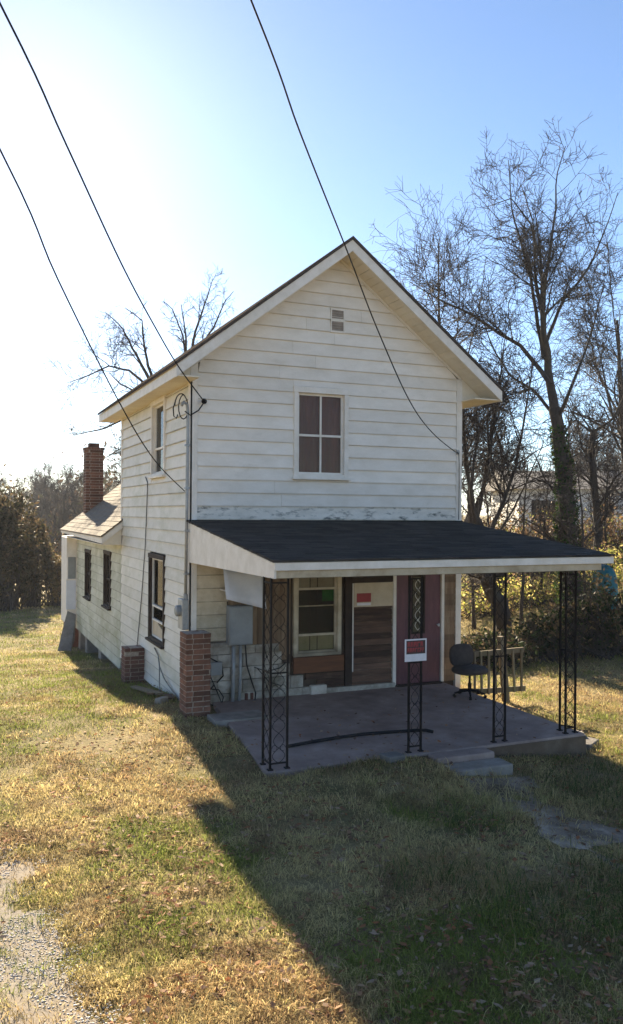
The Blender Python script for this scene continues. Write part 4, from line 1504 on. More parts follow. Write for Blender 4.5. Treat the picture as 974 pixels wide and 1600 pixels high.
def spread(P, R, n_child, rng, len_f, rad_f, t_lo, angle, up, npts, wob, min_r, jitter=0.35, min_len=0.15):
    """children of every polyline in P"""
    B, Nn, _ = P.shape
    seg = np.linalg.norm(np.diff(P, axis=1), axis=2)
    Lp = seg.sum(1)
    bi = np.sort(rng.choice(B, B*n_child, p=Lp/Lp.sum()))
    M_ = len(bi)
    t = rng.uniform(t_lo, 0.98, M_)
    f = t*(Nn-1)
    i0 = np.minimum(f.astype(int), Nn-2)
    fr = (f-i0)[:, None]
    p = P[bi, i0]*(1-fr)+P[bi, i0+1]*fr
    tan = P[bi, i0+1]-P[bi, i0]
    tan /= np.linalg.norm(tan, axis=1, keepdims=True)+1e-9
    rad = (R[bi, i0]*(1-fr[:, 0])+R[bi, i0+1]*fr[:, 0])
    rv = rng.normal(size=(M_, 3))
    rv -= tan*(rv*tan).sum(1, keepdims=True)
    rv /= np.linalg.norm(rv, axis=1, keepdims=True)+1e-9
    an = angle*(1+jitter*rng.normal(size=M_))[:, None]
    d = tan*np.cos(an)+rv*np.sin(an)
    d[:, 2] += up
    d /= np.linalg.norm(d, axis=1, keepdims=True)+1e-9
    ln = np.maximum(Lp[bi]*len_f*(1.15-0.6*t)*rng.uniform(0.6, 1.25, M_), min_len)
    C_ = np.zeros((M_, npts, 3))
    C_[:, 0] = p
    cur = d.copy()
    for k in range(1, npts):
        cur = cur+wob*rng.normal(size=(M_, 3))
        cur[:, 2] += up*0.35
        cur /= np.linalg.norm(cur, axis=1, keepdims=True)+1e-9
        C_[:, k] = C_[:, k-1]+cur*(ln/(npts-1))[:, None]
    r0 = np.maximum(np.minimum(rad*rad_f, ln*0.022), min_r)
    taper = np.linspace(1, 0.35, npts)[None]
    return C_, np.maximum(r0[:, None]*taper, min_r*0.7)


def resample(poly, n):
    poly = np.array([tuple(p) for p in poly], float)
    s = np.concatenate([[0], np.cumsum(np.linalg.norm(np.diff(poly, axis=0), axis=1))])
    t = np.linspace(0, s[-1], n)
    return np.stack([np.interp(t, s, poly[:, k]) for k in range(3)], 1)


def bare_tree(name, label, limbs, seed, counts=(9, 7, 5), len_f=(0.55, 0.5, 0.5), min_r=0.006, up=0.03, group=None, t_lo=0.22, angle=0.85, ivy=None, trunk_n=1):
    """limbs: list of (points, base radius, tip radius); the first trunk_n are the trunk"""
    rng = np.random.default_rng(seed)
    root = empty(name, tuple(limbs[0][0][0]))
    tag(root, label, 'tree', group)
    off = np.array(tuple(limbs[0][0][0]))
    NP_ = 14
    P = np.stack([resample(l[0], NP_) for l in limbs])
    R = np.stack([np.linspace(l[1]**0.8, l[2]**0.8, NP_)**1.25 for l in limbs])
    wig = rng.normal(size=P.shape)*0.05*np.clip(R[:, :, None]*5, 0.1, 0.8)
    wig[:, 0] = 0
    P = P+wig
    v, q = tubes(P[:trunk_n]-off, R[:trunk_n]*np.array([1.35]+[1.1]+[1]*(NP_-2))[None], 10)
    tr = np_mesh('trunk', v, q, MATS['bark'], root, smooth=True)
    if len(limbs) > trunk_n:
        for i in range(trunk_n, len(limbs)):
            v, q = tubes(P[i:i+1]-off, R[i:i+1], 8)
            np_mesh('limb', v, q, MATS['bark'], root, smooth=True)
    vs_, qs_, base = [], [], 0
    cp, crr = P, R
    for li, nchild in enumerate(counts):
        cp, crr = spread(cp, crr, nchild, rng, len_f[li], 0.42, t_lo if li == 0 else 0.15, angle, up, (8, 6, 5, 4)[li], (0.16, 0.2, 0.22, 0.22)[li], min_r)
        v, q = tubes(cp-off, crr, (5, 4, 3, 3)[li])
        vs_.append(v)
        qs_.append(q+base)
        base += len(v)
    np_mesh('crown', np.concatenate(vs_), np.concatenate(qs_), MATS['twig'], root, smooth=True)
    if ivy:
        z_hi, n_, sz = ivy
        Pt, Rt = P[0], R[0]
        zz = rng.uniform(0, 1, n_)**1.3
        f = zz*z_hi*(NP_-1)
        i0 = np.minimum(f.astype(int), NP_-2)
        fr = (f-i0)[:, None]
        c = Pt[i0]*(1-fr)+Pt[i0+1]*fr
        rr = Rt[i0]*1.1+rng.uniform(0.0, 0.10, n_)*(1.2-zz)
        a = rng.uniform(0, 6.28, n_)
        c = c+np.stack([np.cos(a)*rr, np.sin(a)*rr, np.zeros(n_)], 1)
        leaves_mesh('ivy', c-off, sz, rng, [(0.035, 0.075, 0.018), (0.05, 0.10, 0.02), (0.025, 0.05, 0.015), (0.09, 0.10, 0.03)], root)
    return root


def leaf_geo(c, size_, rng, droop=0.0):
    n_ = len(c)
    nrm = rng.normal(size=(n_, 3))
    nrm /= np.linalg.norm(nrm, axis=1, keepdims=True)
    t = np.cross(nrm, rng.normal(size=(n_, 3)))
    t /= np.linalg.norm(t, axis=1, keepdims=True)+1e-9
    u = np.cross(nrm, t)
    s = (size_*rng.uniform(0.4, 1.4, n_))[:, None]
    v = np.stack([c-t*s, c+u*s*0.5+nrm*s*0.12, c+t*s, c-u*s*0.5+nrm*s*0.12], 1).reshape(-1, 3)
    q = np.arange(n_*4).reshape(-1, 4)
    return v, q


def leaves_mesh(name, c, size_, rng, palette, parent=None, m='leaf', weights=None):
    v, q = leaf_geo(np.asarray(c), size_, rng)
    pal = np.array(palette)
    k = rng.choice(len(pal), len(c), p=weights)
    col = pal[k]*rng.uniform(0.7, 1.3, (len(c), 1))
    return np_mesh(name, v, q, MATS[m], parent, cols=np.repeat(col, 4, 0))


def blob_points(rng, n, radii, clumps=14, spread_=0.34):
    """leaf positions gathered in uneven clumps inside an ellipsoid"""
    cc = rng.normal(size=(clumps, 3))
    cc /= np.linalg.norm(cc, axis=1, keepdims=True)
    cc *= rng.uniform(0.25, 0.95, (clumps, 1))
    k = rng.integers(0, clumps, n)
    p = cc[k]+rng.normal(size=(n, 3))*spread_*rng.uniform(0.5, 1.2, clumps)[k][:, None]
    return p*np.array(radii)


def shrub(name, label, loc, radii, n, size_, palette, seed, stems=40, group=None, cat='shrub', clumps=44, weights=None, m='leaf', spread_=0.17):
    rng = np.random.default_rng(seed)
    x, y = loc
    z = terr1(x, y)
    root = empty(name, (x, y, z))
    tag(root, label, cat, group)
    p = blob_points(rng, n, radii, clumps, spread_)
    p[:, 2] += radii[2]*0.95
    p = p[p[:, 2] > 0.03]
    leaves_mesh('foliage', p, size_, rng, palette, root, weights=weights, m=m)
    P = np.zeros((stems, 6, 3))
    tgt = blob_points(rng, stems, radii, clumps, 0.25)
    tgt[:, 2] = np.abs(tgt[:, 2]+radii[2])+0.1
    b0 = np.stack([rng.normal(size=stems)*radii[0]*0.3, rng.normal(size=stems)*radii[1]*0.3, np.zeros(stems)-0.05], 1)
    for k in range(6):
        t = k/5
        P[:, k] = b0*(1-t)+tgt*t+rng.normal(size=(stems, 3))*0.05*radii[2]*(0 < k)
    R = np.linspace(0.022, 0.006, 6)[None]*rng.uniform(0.6, 1.4, (stems, 1))*max(0.7, radii[2]/1.6)
    v, q = tubes(P, R, 4)
    np_mesh('stems', v, q, MATS['twig'], root, smooth=True)
    return root


# ------------------------------------------------------------------ trees on the right
def px(pts, depth, jit=0.0, seed=1):
    rr = random.Random(seed)
    return [pt(u, v, depth+rr.uniform(-jit, jit)*(i > 0)) for i, (u, v) in enumerate(pts)]


def rooted(u, depth, pts):
    """first point dropped to the ground below photo column u at this depth"""
    p = pt(u, 900, depth)
    return [Vector((p.x, p.y, terr1(p.x, p.y)-0.1))]+pts


d = 24.0
bare_tree('bare_tree', 'tall bare tree with an ivy-covered trunk right of the house',
          [(rooted(893, d, px([(889, 840), (884, 760), (873, 690), (868, 640)], d)), 0.33, 0.17),
           (px([(868, 650), (858, 590), (850, 520), (848, 440), (842, 370), (835, 320)], d, 0.3, 2), 0.150, 0.010),
           (px([(850, 560), (838, 480), (822, 400), (800, 330), (795, 250)], d, 0.9, 3), 0.066, 0.010),
           (px([(849, 470), (858, 400), (870, 320), (868, 280), (884, 228)], d, 0.9, 4), 0.061, 0.010),
           (px([(852, 540), (880, 470), (920, 420), (950, 350), (966, 300)], d, 0.9, 5), 0.061, 0.010),
           (px([(860, 600), (815, 540), (780, 520), (735, 490), (690, 470), (640, 440)], d, 1.2, 6), 0.072, 0.010),
           (px([(842, 400), (830, 350), (800, 310), (770, 320)], d, 0.8, 16), 0.039, 0.010),
           (px([(870, 660), (895, 600), (925, 520), (945, 440)], d, 1.0, 7), 0.061, 0.010),
           (px([(867, 650), (835, 610), (800, 590), (770, 545), (745, 470)], d, 1.0, 8), 0.055, 0.010),
           (px([(849, 500), (836, 430), (835, 350), (815, 290)], d, 0.8, 9), 0.044, 0.010),
           (px([(887, 800), (905, 775), (925, 770)], d, 0.3, 10), 0.028, 0.010)],
          21, counts=(14, 8, 4), len_f=(0.36, 0.55, 0.7), min_r=0.0068, ivy=(0.92, 3600, 0.055), group='bare trees on the right')

d = 20.5
bare_tree('bare_tree', 'leaning many-stemmed bare tree just behind the right house corner',
          [(rooted(792, d, px([(786, 960), (760, 900), (745, 850), (738, 790)], d)), 0.22, 0.13),
           (px([(740, 800), (728, 720), (724, 650), (722, 570)], d, 0.4, 2), 0.066, 0.010),
           (px([(742, 820), (757, 760), (768, 690), (780, 610), (790, 520)], d, 0.5, 3), 0.066, 0.010),
           (px([(745, 830), (735, 760), (748, 680), (742, 620), (735, 560)], d, 0.8, 4), 0.055, 0.010),
           (px([(755, 860), (785, 790), (808, 720), (822, 640), (835, 560)], d, 0.6, 5), 0.072, 0.010),
           (px([(760, 860), (800, 800), (825, 750), (850, 690)], d, 0.6, 6), 0.039, 0.010),
           (px([(740, 800), (765, 740), (762, 660), (775, 600)], d, 0.7, 7), 0.039, 0.010)],
          22, counts=(14, 8, 4), len_f=(0.38, 0.55, 0.7), min_r=0.007, group='bare trees on the right')
d = 27.0
bare_tree('bare_tree', 'slender forked bare tree at the right edge of the picture',
          [(rooted(938, d, px([(936, 830), (930, 760), (922, 700), (932, 670)], d)), 0.16, 0.10),
           (px([(930, 680), (905, 660), (885, 630), (870, 600)], d, 0.5, 2), 0.039, 0.010),
           (px([(932, 672), (958, 655), (980, 610), (1000, 540)], d, 0.5, 3), 0.050, 0.010),
           (px([(958, 650), (945, 590), (930, 520), (915, 460)], d, 0.6, 4), 0.033, 0.010),
           (px([(975, 620), (965, 540), (955, 450), (950, 380)], d, 0.6, 5), 0.033, 0.010)],
          23, counts=(14, 8, 4), len_f=(0.40, 0.52, 0.7), min_r=0.008, group='bare trees on the right')
d = 31.0
bare_tree('bare_tree', 'thin bare tree rising behind the many-stemmed tree near the gable',
          [(rooted(700, d, px([(700, 800), (695, 700), (690, 600), (686, 500), (685, 380)], d)), 0.16, 0.02),
           (px([(695, 690), (670, 600), (650, 520), (630, 440)], d, 0.8, 2), 0.044, 0.010),
           (px([(692, 640), (730, 560), (750, 480), (760, 400)], d, 0.8, 3), 0.044, 0.010),
           (px([(690, 600), (715, 520), (720, 440), (712, 390)], d, 0.8, 4), 0.039, 0.010)],
          24, counts=(14, 8, 4), len_f=(0.40, 0.52, 0.7), min_r=0.008, group='bare trees on the right')
d = 34.0
bare_tree('bare_tree', 'pale background bare tree between the ivy trunk and the neighbour house',
          [(rooted(985, d, px([(985, 800), (975, 700), (970, 600), (965, 500)], d)), 0.2, 0.05),
           (px([(972, 660), (935, 580), (915, 500), (905, 430)], d, 1, 2), 0.055, 0.010),
           (px([(970, 620), (1000, 540), (1010, 460)], d, 1, 3), 0.055, 0.010)],
          25, counts=(14, 8, 4), len_f=(0.42, 0.52, 0.7), min_r=0.009, group='bare trees on the right')
# trees behind the house, seen over the roof on the left
d = 31.0
bare_tree('bare_tree', 'bare tree behind the house spreading left over the eave',
          [(rooted(262, d, px([(258, 760), (250, 680), (240, 610)], d)), 0.20, 0.10),
           (px([(240, 615), (205, 580), (170, 572), (130, 590), (105, 598)], d, 0.6, 2), 0.06, 0.010),
           (px([(238, 600), (210, 550), (190, 510), (165, 488)], d, 0.6, 3), 0.07, 0.012),
           (px([(240, 605), (225, 540), (222, 500), (195, 480)], d, 0.6, 4), 0.065, 0.012),
           (px([(245, 650), (205, 650), (160, 670), (115, 680)], d, 0.8, 5), 0.07, 0.015),
           (px([(250, 690), (225, 720), (190, 700), (165, 715)], d, 0.8, 6), 0.06, 0.015)],
          26, counts=(15, 8, 4), len_f=(0.34, 0.55, 0.7), min_r=0.0065, group='bare trees behind the house')
d = 33.0
bare_tree('bare_tree', 'bare tree with upright branches above the left roof slope',
          [(rooted(300, d, px([(300, 760), (298, 650), (292, 570)], d)), 0.22, 0.13),
           (px([(293, 580), (285, 520), (268, 480), (255, 470)], d, 0.5, 2), 0.06, 0.012),
           (px([(293, 575), (305, 520), (322, 470), (333, 435)], d, 0.5, 3), 0.07, 0.012),
           (px([(292, 570), (290, 520), (283, 475)], d, 0.5, 4), 0.06, 0.012),
           (px([(300, 560), (335, 510), (352, 470), (365, 455)], d, 0.5, 5), 0.06, 0.012)],
          27, counts=(15, 8, 4), len_f=(0.34, 0.55, 0.7), min_r=0.0065, group='bare trees behind the house')

# ------------------------------------------------------------------ shrubs and undergrowth
GREEN = [(0.030, 0.045, 0.018), (0.045, 0.060, 0.022), (0.022, 0.030, 0.014), (0.07, 0.08, 0.03)]
OLIVE = [(0.34, 0.34, 0.08), (0.46, 0.40, 0.12), (0.22, 0.25, 0.06), (0.50, 0.40, 0.17)]
BROWN = [(0.22, 0.14, 0.08), (0.30, 0.19, 0.10), (0.13, 0.09, 0.06), (0.36, 0.23, 0.12)]


def gp_(u, v, depth):
    p = pt(u, v, depth)
    return (p.x, p.y)


shrub('evergreen_shrub', 'dark evergreen shrub directly behind the wooden railing', gp_(800, 1000, 18.5), (1.3, 1.0, 0.36), 1700, 0.055, [GREEN[0], GREEN[1], GREEN[2], (0.10, 0.075, 0.05), (0.15, 0.11, 0.06)], 31, stems=130, group='evergreen shrubs')
shrub('evergreen_shrub', 'dark evergreen shrub seen through the right corner post', gp_(872, 1000, 19.0), (1.3, 1.1, 0.66), 2900, 0.055, [GREEN[0], GREEN[1], GREEN[2], (0.10, 0.075, 0.05), (0.15, 0.11, 0.06)], 32, stems=150, group='evergreen shrubs')
shrub('evergreen_shrub', 'dark evergreen shrub at the right picture edge, past the corner post', gp_(955, 1000, 19.0), (1.5, 1.2, 0.92), 4000, 0.055, [GREEN[0], GREEN[1], GREEN[2], (0.10, 0.075, 0.05), (0.15, 0.11, 0.06)], 33, stems=170, group='evergreen shrubs')
shrub('evergreen_shrub', 'low dark shrub behind the chair by the house corner', gp_(738, 1000, 19.0), (1.0, 0.9, 0.34), 1100, 0.05, [GREEN[0], GREEN[1], GREEN[2], (0.10, 0.075, 0.05), (0.15, 0.11, 0.06)], 34, stems=90, group='evergreen shrubs')
OL_L = ['sunlit yellow-green thicket seen between chair and porch roof', 'sunlit yellow-green thicket left of the right corner post', 'sunlit yellowish thicket at the far right below the porch eave']
for i, (u, dd) in enumerate(((755, 25), (835, 26), (940, 25.5))):
    shrub('thicket', OL_L[i], gp_(u, 1000, dd), (2.0, 1.2, 0.9 if i == 2 else 0.55), 3000 if i == 2 else 1500, 0.05, OLIVE+BROWN[:1], 41+i, stems=70, group='sunlit thickets', m='leaf_thin')
BR_L = ['brown leafy brush below the neighbour house beside the ivy trunk', 'brown leafy brush at the right picture edge above the porch roof', 'brown twiggy brush behind the many-stemmed tree']
for i, (u, dd) in enumerate(((850, 33), (955, 33), (775, 30))):
    shrub('brush', BR_L[i], gp_(u, 900, dd), (2.6, 1.4, 1.4), 3600, 0.065, BROWN+OLIVE[:1], 51+i, stems=190, group='brown brush')

SAP = [(742, 23.0, 'thin sapling trunk seen just right of the house corner under the porch roof'), (772, 24.5, 'thin sapling between the chair and the second iron post from the right'),
       (815, 22.5, 'slim curved sapling rising behind the wooden railing'), (842, 26.0, 'slim sapling just left of the right corner post'),
       (916, 23.0, 'slim sapling just right of the right corner post'), (955, 26.5, 'slim sapling near the right picture edge below the eave')]
for i, (u, dd, lb_) in enumerate(SAP):
    rr_s = random.Random(i+3)
    ln_ = rr_s.uniform(-18, 18)
    pts_ = px([(u+ln_*0.3, 930), (u+ln_*0.6, 870), (u+ln_, 800), (u+ln_*1.2+rr_s.uniform(-10, 10), 720)], dd, 0.2, i)
    bare_tree('sapling', lb_, [(rooted(u, dd, pts_), 0.055, 0.012), (px([(u+ln_*0.5, 890), (u+ln_*0.5+rr_s.choice((-1, 1))*22, 830), (u+ln_*0.5+rr_s.choice((-1, 1))*30, 770)], dd, 0.3, i+9), 0.026, 0.008)],
              80+i, counts=(16, 6, 3), len_f=(0.22, 0.45, 0.5), min_r=0.005, group='saplings behind the porch')

# left: overgrown vine-draped mass at the edge of the back yard
VINE = [(0.060, 0.050, 0.030), (0.085, 0.070, 0.035), (0.045, 0.045, 0.022), (0.13, 0.09, 0.05)]
TAN = [(0.22, 0.15, 0.07), (0.16, 0.11, 0.055), (0.28, 0.20, 0.09), (0.12, 0.10, 0.04)]
shrub('overgrown_tree', 'tall dark vine-covered tree mass at the left edge of the back yard', gp_(4, 900, 38), (1.55, 2.0, 3.2), 11000, 0.10, VINE, 61, stems=120, cat='tree', clumps=80, spread_=0.15)
shrub('overgrown_tree', 'rounded dark vine-covered tree beside the leftmost mass', gp_(50, 900, 40), (0.95, 1.3, 2.2), 5000, 0.10, VINE, 62, stems=80, cat='tree', clumps=60, spread_=0.15)
shrub('vine_thicket', 'tan dry vine thicket left of the rear wing', gp_(86, 900, 41), (0.85, 1.2, 1.45), 3600, 0.09, TAN, 63, stems=110, clumps=40)

# ------------------------------------------------------------------ neighbour house and teal tarp on the rise to the right
nbp = pt(905, 800, 46)
nz = terr1(nbp.x, nbp.y)
nh = empty('neighbour_house', (nbp.x, nbp.y, nz), -YAW)
tag(nh, 'white neighbour house with grey roof half hidden behind bare trees', 'house')
MB().box(-3.3, 6, 0, 7, -1.0, 2.75).build('wall', MATS['neighbour_wall'], nh)
nr = MB()
nr.prism([(-3.8, -0.4, 2.72), (-3.8, 7.4, 2.72), (-3.8, 3.5, 3.9)], (10.3, 0, 0))
nr.build('roof', MATS['neighbour_roof'], nh)
for (a_, c_) in ((-2.6, -1.3), (0.8, 1.9), (3.4, 4.6)):
    w_ = MB().box(a_, c_, -0.05, 0.0, 0.9, 2.1).build('window', MATS['dark_frame'], nh)
    MB().box(a_+0.08, c_-0.08, -0.062, -0.051, 0.98, 2.02).build('pane', MATS['interior'], w_)
tp = pt(945, 888, 22.6)
tpz = terr1(tp.x, tp.y)
tb = MB()
rng = np.random.default_rng(5)
vs, fs = [], []
hgt = max(0.5, tp.z+0.07-tpz)
for j, (zz, k) in enumerate(((0, 1.05), (0.5, 1.0), (0.85, 0.92), (1.0, 0.6))):
    for i in range(16):
        a = 2*math.pi*i/16
        c, s = math.cos(a), math.sin(a)
        rr_ = (abs(c)**4+abs(s)**4)**(-0.25)*(1+0.06*rng.normal())
        vs.append((0.25*k*rr_*c, 0.34*k*rr_*s, hgt*zz+0.03*rng.normal()*(j > 0)))
for j in range(3):
    for i in range(16):
        k = (i+1) % 16
        fs.append((j*16+i, j*16+k, (j+1)*16+k, (j+1)*16+i))
fs.append(tuple(range(48, 64)))
tb.add(vs, fs)
to = tb.build('tarp_pile', MATS['teal'], None, smooth=True)
to.location = (tp.x, tp.y, tpz)
tag(to, 'teal tarp covered pile on the rise beyond the right porch eave', 'tarp')

# ------------------------------------------------------------------ far wood
rng = np.random.default_rng(77)
tv, tq = [], []
for s in range(4):
    h = 9.0
    tr = np.zeros((1, 8, 3))
    tr[0, :, 2] = np.linspace(0, h, 8)
    tr[0, :, :2] += np.cumsum(rng.normal(size=(8, 2))*0.15, 0)
    rr_ = np.linspace(0.22, 0.03, 8)[None]
    V, Q, base = [], [], 0
    v, q = tubes(tr, rr_, 5)
    V.append(v); Q.append(q); base += len(v)
    cp, crr = tr, rr_
    for li, nchild in enumerate((22, 9, 4)):
        cp, crr = spread(cp, crr, nchild, rng, (0.42, 0.45, 0.5)[li], 0.6, 0.25 if li == 0 else 0.15, 0.8, 0.12, 4, 0.2, 0.016)
        v, q = tubes(cp, crr, 3)
        V.append(v); Q.append(q+base); base += len(v)
    tv.append(np.concatenate(V)); tq.append(np.concatenate(Q))
AV, AQ, AC, base = [], [], [], 0
for i in range(120):
    if i < 84:
        u, dd = rng.uniform(-90, 330), rng.uniform(78, 150)
    else:
        u, dd = rng.uniform(560, 1080), rng.uniform(62, 100)
    p = pt(u, 800, dd)
    s = rng.integers(0, 4)
    if i < 84:
        k = (2.9+rng.uniform(45, 82)/F_PX*dd-terr1(p.x, p.y))/10.5
    else:
        k = rng.uniform(0.65, 1.1)
    a = rng.uniform(0, 6.28)
    v = tv[s]*k
    v = np.stack([v[:, 0]*math.cos(a)-v[:, 1]*math.sin(a), v[:, 0]*math.sin(a)+v[:, 1]*math.cos(a), v[:, 2]], 1)
    AV.append(v+np.array([p.x, p.y, terr1(p.x, p.y)-0.2]))
    AQ.append(tq[s]+base)
    base += len(v)
wood = np_mesh('far_wood', np.concatenate(AV), np.concatenate(AQ), MATS['twig'], smooth=True)
tag(wood, 'distant bare winter woodland along the skyline behind the house', 'woodland', kind='stuff')
# leaf litter still hanging in the far wood and scrub under it
n_ = 26000
u = rng.uniform(-90, 330, n_)
dd = rng.uniform(80, 135, n_)
lat = (u-487)/F_PX*dd
cx_ = CAM.x+fwd.x*dd+rgt.x*lat
cy_ = CAM.y+fwd.y*dd+rgt.y*lat
hz = terr(cx_, cy_)+np.abs(rng.normal(size=n_))*3.2*(0.5+vnoise(cx_, cy_, 9.0, 4))
sv_, sq_ = leaf_geo(np.stack([cx_, cy_, hz], 1), 0.30, rng)
pal = np.array([(0.13, 0.085, 0.05), (0.09, 0.07, 0.045), (0.17, 0.10, 0.055), (0.07, 0.07, 0.04)])
scr = np_mesh('far_scrub', sv_, sq_, MATS['dry_leaf'], cols=np.repeat(pal[rng.integers(0, 4, n_)], 4, 0))
tag(scr, 'distant brown scrub and leaves under the skyline trees', 'scrub', kind='stuff')


# ------------------------------------------------------------------ grass
def in_house(x, y):
    return ((x > -0.03) & (x < W+0.05) & (y > -0.02) & (y < WB+1.6))


def in_slab(x, y):
    return ((x > 0.30-0.34*sstep(-1.2, -3.0, y)+0.10*(vnoise(x, y, 0.5, 3)-0.5)) & (x < PX1+0.02) & (y > -3.62+0.14*(vnoise(x, y, 0.45, 7)-0.5)) & (y < 0.05))


fw2 = np.array([fwd.x, fwd.y])
fw2 /= np.linalg.norm(fw2)
rg2 = np.array([fw2[1], -fw2[0]])


def scatter(n, near=4.0, far=44.0, pw_=0.92):
    r0 = near*np.exp(rng.uniform(0, 1, n)**pw_*np.log(far/near))
    t0_ = rng.uniform(-0.44, 0.44, n)
    return CAM.x+r0*(fw2[0]+rg2[0]*t0_), CAM.y+r0*(fw2[1]+rg2[1]*t0_), r0


def lawn_ok(x, y):
    n = len(x)
    k = ~in_house(x, y) & ~in_slab(x, y)
    k &= ~(in_path(x, y) & (rng.random(n) < 0.74))
    k &= ~(in_drive(x, y) & (rng.random(n) < 0.66+0.9*(fnoise(x, y, 0.5, 3)-0.5)))
    worn = np.exp(-(((x+1.6)/0.75)**2+((y+1.7)/0.8)**2))
    k &= rng.random(n) > worn
    k &= rng.random(n) > np.clip((0.43-fnoise(x, y, 0.55, 13))*5, 0, 0.85)
    k &= ~((np.abs(x-2.44) < 0.46) & (y > -4.22) & (y < -3.6))
    return k


straw = np.array([0.62, 0.50, 0.235])
grn = np.array([0.235, 0.27, 0.060])
ora = np.array([0.50, 0.33, 0.165])
brn = np.array([0.25, 0.17, 0.095])
GV, GC = [], []


def blades(bx_, by_, rr_, hgt, lean, ld, col, w0=0.0013):
    n_ = len(bx_)
    bz_ = terr(bx_, by_)
    wid = w0*(1+0.13*rr_)*rng.uniform(0.6, 1.5, n_)
    a = ld+np.pi/2+0.7*rng.normal(size=n_)
    sx_, sy_ = np.cos(a)*wid, np.sin(a)*wid
    lx, ly = np.cos(ld)*lean, np.sin(ld)*lean
    B0 = np.stack([bx_, by_, bz_-0.004], 1)
    S_ = np.stack([sx_, sy_, np.zeros(n_)], 1)
    Mid = B0+np.stack([lx*0.4, ly*0.4, hgt*0.75], 1)
    Tip = B0+np.stack([lx, ly, hgt*rng.uniform(0.6, 1.0, n_)], 1)
    GV.append(np.stack([B0-S_, B0+S_, Mid+S_*0.8, Mid-S_*0.8, Tip], 1).reshape(-1, 3))
    GC.append(np.repeat(col, 5, 0))


def lawn_colour(x, y, n, key):
    green = fnoise(x, y, 1.3, 21)+0.6*(fnoise(x, y, 0.4, 29)-0.5)+0.10*key
    green = green-0.06*sstep(-0.5, 2.0, x)*(y < -3)+0.20*sstep(-3, 4, y)*(x < 0)-0.01
    orange = fnoise(x, y, 0.8, 41)+0.12*key
    gw = np.clip((green-0.45)*6, 0, 1)[:, None]
    ow = np.clip((orange-0.53)*6, 0, 1)[:, None]
    bw = np.clip((fnoise(x, y, 0.35, 47)-0.55)*6+0.5*key, 0, 0.8)[:, None]
    c = (straw*(1-ow)+ora*ow)*(1-gw)+grn*gw
    return c*(1-bw)+brn*bw


# tussocks of blades that share a lean, a height and a colour
NC = 46000
cx_, cy_, cr_ = scatter(NC)
k = lawn_ok(cx_, cy_)
cx_, cy_, cr_ = cx_[k], cy_[k], cr_[k]
nc_ = len(cx_)
key = rng.normal(size=nc_)
ccol = lawn_colour(cx_, cy_, nc_, key)
ch_ = rng.uniform(0.018, 0.055, nc_)*(0.6+0.9*fnoise(cx_, cy_, 0.7, 51))
ch_ *= 1+1.2*np.clip((fnoise(cx_, cy_, 0.9, 61)-0.5)*5, 0, 1)*sstep(0.2, 2.0, cx_)*(cy_ < -3.4)
cl_ = rng.uniform(0, 2*np.pi, nc_)
per = 9
ii = np.repeat(np.arange(nc_), per)
m_n = len(ii)
rad_ = (0.018+0.0045*cr_)[ii]
bx_ = cx_[ii]+rng.normal(size=m_n)*rad_
by_ = cy_[ii]+rng.normal(size=m_n)*rad_
k = ~in_house(bx_, by_) & ~in_slab(bx_, by_)
ii, bx_, by_ = ii[k], bx_[k], by_[k]
m_n = len(ii)
hh = ch_[ii]*rng.uniform(0.5, 1.35, m_n)*(1+0.02*cr_[ii])
blades(bx_, by_, cr_[ii], hh, hh*rng.uniform(0.3, 1.8, m_n), cl_[ii]+0.9*rng.normal(size=m_n), ccol[ii]*rng.uniform(0.6, 1.3, (m_n, 1)))
# flattened thatch between them
fx_, fy_, frr = scatter(170000)
k = lawn_ok(fx_, fy_)
fx_, fy_, frr = fx_[k], fy_[k], frr[k]
m_n = len(fx_)
fcol = lawn_colour(fx_, fy_, m_n, rng.normal(size=m_n)*0.6)*rng.uniform(0.55, 1.2, (m_n, 1))
hh = rng.uniform(0.006, 0.022, m_n)*(1+0.03*frr)
blades(fx_, fy_, frr, hh, rng.uniform(0.03, 0.09, m_n)*(1+0.03*frr), rng.uniform(0, 6.28, m_n), fcol)
V = np.concatenate(GV)
i0 = (np.arange(len(V)//5)*5)[:, None]
Fq = np.concatenate([i0+np.array([[0, 1, 2]]), i0+np.array([[0, 2, 3]]), i0+np.array([[3, 2, 4]])], 0)
grass = np_mesh('grass', V, Fq, MATS['grass_blade'], cols=np.concatenate(GC))
tag(grass, 'patchy winter lawn of straw and green grass blades', 'grass', kind='stuff')

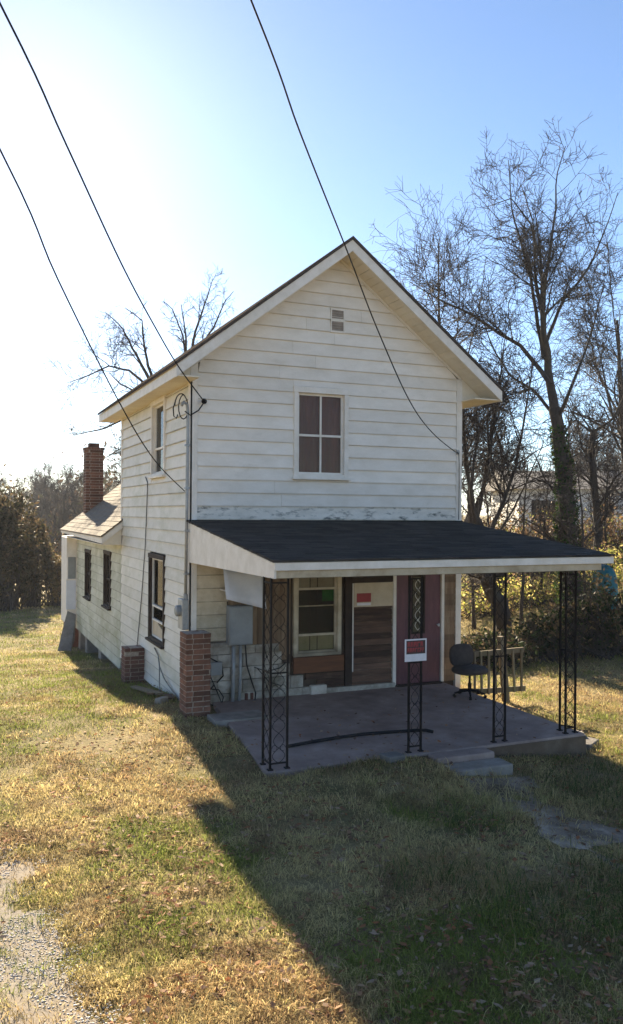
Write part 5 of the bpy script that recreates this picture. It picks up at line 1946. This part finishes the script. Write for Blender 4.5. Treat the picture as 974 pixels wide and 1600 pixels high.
# tall dark green tufts along the right of the yard
tuft_spots = [(3.3, -4.6), (3.7, -4.9), (3.1, -5.0), (0.55, -7.0), (0.9, -7.3), (1.55, -7.2), (1.75, -6.9), (4.1, -4.3), (1.4, -7.7), (0.2, -6.6), (1.2, -5.6), (3.5, -5.4), (1.0, -7.8), (0.35, -7.6)]
for i in range(26):
    tuft_spots.append((0.45+i*0.15+random.uniform(-0.05, 0.05), -3.74+random.uniform(-0.08, 0.04)))
tuft_spots = [q for q in tuft_spots if not (1.9 < q[0] < 2.95 and q[1] > -4.25)]
TV, TC = [], []
for (x, y) in tuft_spots:
    k = 260 if not -3.9 < y < -3.6 else 90
    ox, oy = rng.normal(size=k)*0.26, rng.normal(size=k)*0.22
    h = rng.uniform(0.05, 0.17, k)*(0.5 if -3.9 < y < -3.6 else 1.0)
    aa = rng.uniform(0, 6.28, k)
    le = rng.uniform(0.5, 1.6, k)*h
    px_, py_ = x+ox, y+oy
    zb = terr(px_, py_)-0.005
    w_ = rng.uniform(0.002, 0.0045, k)
    dirx, diry = np.cos(aa), np.sin(aa)
    b0 = np.stack([px_, py_, zb], 1)
    s_ = np.stack([-diry*w_, dirx*w_, np.zeros(k)], 1)
    md = b0+np.stack([dirx*le*0.3, diry*le*0.3, h*0.65], 1)
    tp_ = b0+np.stack([dirx*le, diry*le, h*0.85], 1)
    TV.append(np.stack([b0-s_, b0+s_, md+s_*0.8, md-s_*0.8, tp_], 1).reshape(-1, 3))
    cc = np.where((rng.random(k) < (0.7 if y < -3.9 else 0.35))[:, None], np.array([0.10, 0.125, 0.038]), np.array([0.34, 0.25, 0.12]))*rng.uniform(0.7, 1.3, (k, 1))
    TC.append(np.repeat(cc, 5, 0))
TV, TC = np.concatenate(TV), np.concatenate(TC)
i0 = (np.arange(len(TV)//5)*5)[:, None]
Fq = np.concatenate([i0+np.array([[0, 1, 2]]), i0+np.array([[0, 2, 3]]), i0+np.array([[3, 2, 4]])], 0)
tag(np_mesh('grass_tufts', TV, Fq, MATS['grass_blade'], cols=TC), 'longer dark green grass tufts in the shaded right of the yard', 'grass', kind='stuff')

# fallen leaves
nl = 16000
lr = 4.2*np.exp(rng.uniform(0, 1, nl)*np.log(20/4.2))
lt_ = rng.uniform(-0.42, 0.42, nl)
lx_ = CAM.x+lr*(fw2[0]+rg2[0]*lt_)
ly_ = CAM.y+lr*(fw2[1]+rg2[1]*lt_)
k = (~in_house(lx_, ly_)) & (fnoise(lx_, ly_, 0.8, 71)+0.25*rng.random(nl)+0.05*(lx_ > -0.6) > 0.61)
lx_, ly_ = lx_[k], ly_[k]
nl = len(lx_)
onslab = in_slab(lx_, ly_)
k = ~onslab | (rng.random(nl) < 0.25)
lx_, ly_, onslab = lx_[k], ly_[k], onslab[k]
nl = len(lx_)
lz_ = np.where(onslab, 0.012, terr(lx_, ly_)+rng.uniform(0.012, 0.045, nl))
v, q = leaf_geo(np.zeros((nl, 3)), 0.034, rng)
v = v.reshape(nl, 4, 3)
v[..., 2] *= 0.35
v = v+np.stack([lx_, ly_, lz_], 1)[:, None]
pal = np.array([(0.30, 0.13, 0.06), (0.22, 0.12, 0.07), (0.36, 0.20, 0.11), (0.16, 0.09, 0.06), (0.40, 0.28, 0.19)])
tag(np_mesh('fallen_leaves', v.reshape(-1, 3), q, MATS['dry_leaf'], cols=np.repeat(pal[rng.integers(0, 5, nl)], 4, 0)),
    'dry brown and orange leaves fallen over the lawn', 'leaves', kind='stuff')

# ------------------------------------------------------------------ winter haze
hm = bpy.data.materials.new('haze')
hm.use_nodes = True
N, L = hm.node_tree.nodes, hm.node_tree.links
N.remove(N['Principled BSDF'])
pv = N.new('ShaderNodeVolumePrincipled')
pv.inputs['Color'].default_value = (0.86, 0.91, 1.0, 1)
pv.inputs['Density'].default_value = 0.0004
pv.inputs['Anisotropy'].default_value = 0.1
L.new(pv.outputs[0], N['Material Output'].inputs['Volume'])
hz_ = MB().box(-760, 760, -760, 760, -8, 17.5).build('haze', hm, None)
tag(hz_, 'thin pale winter haze over the whole scene', 'haze', kind='stuff')
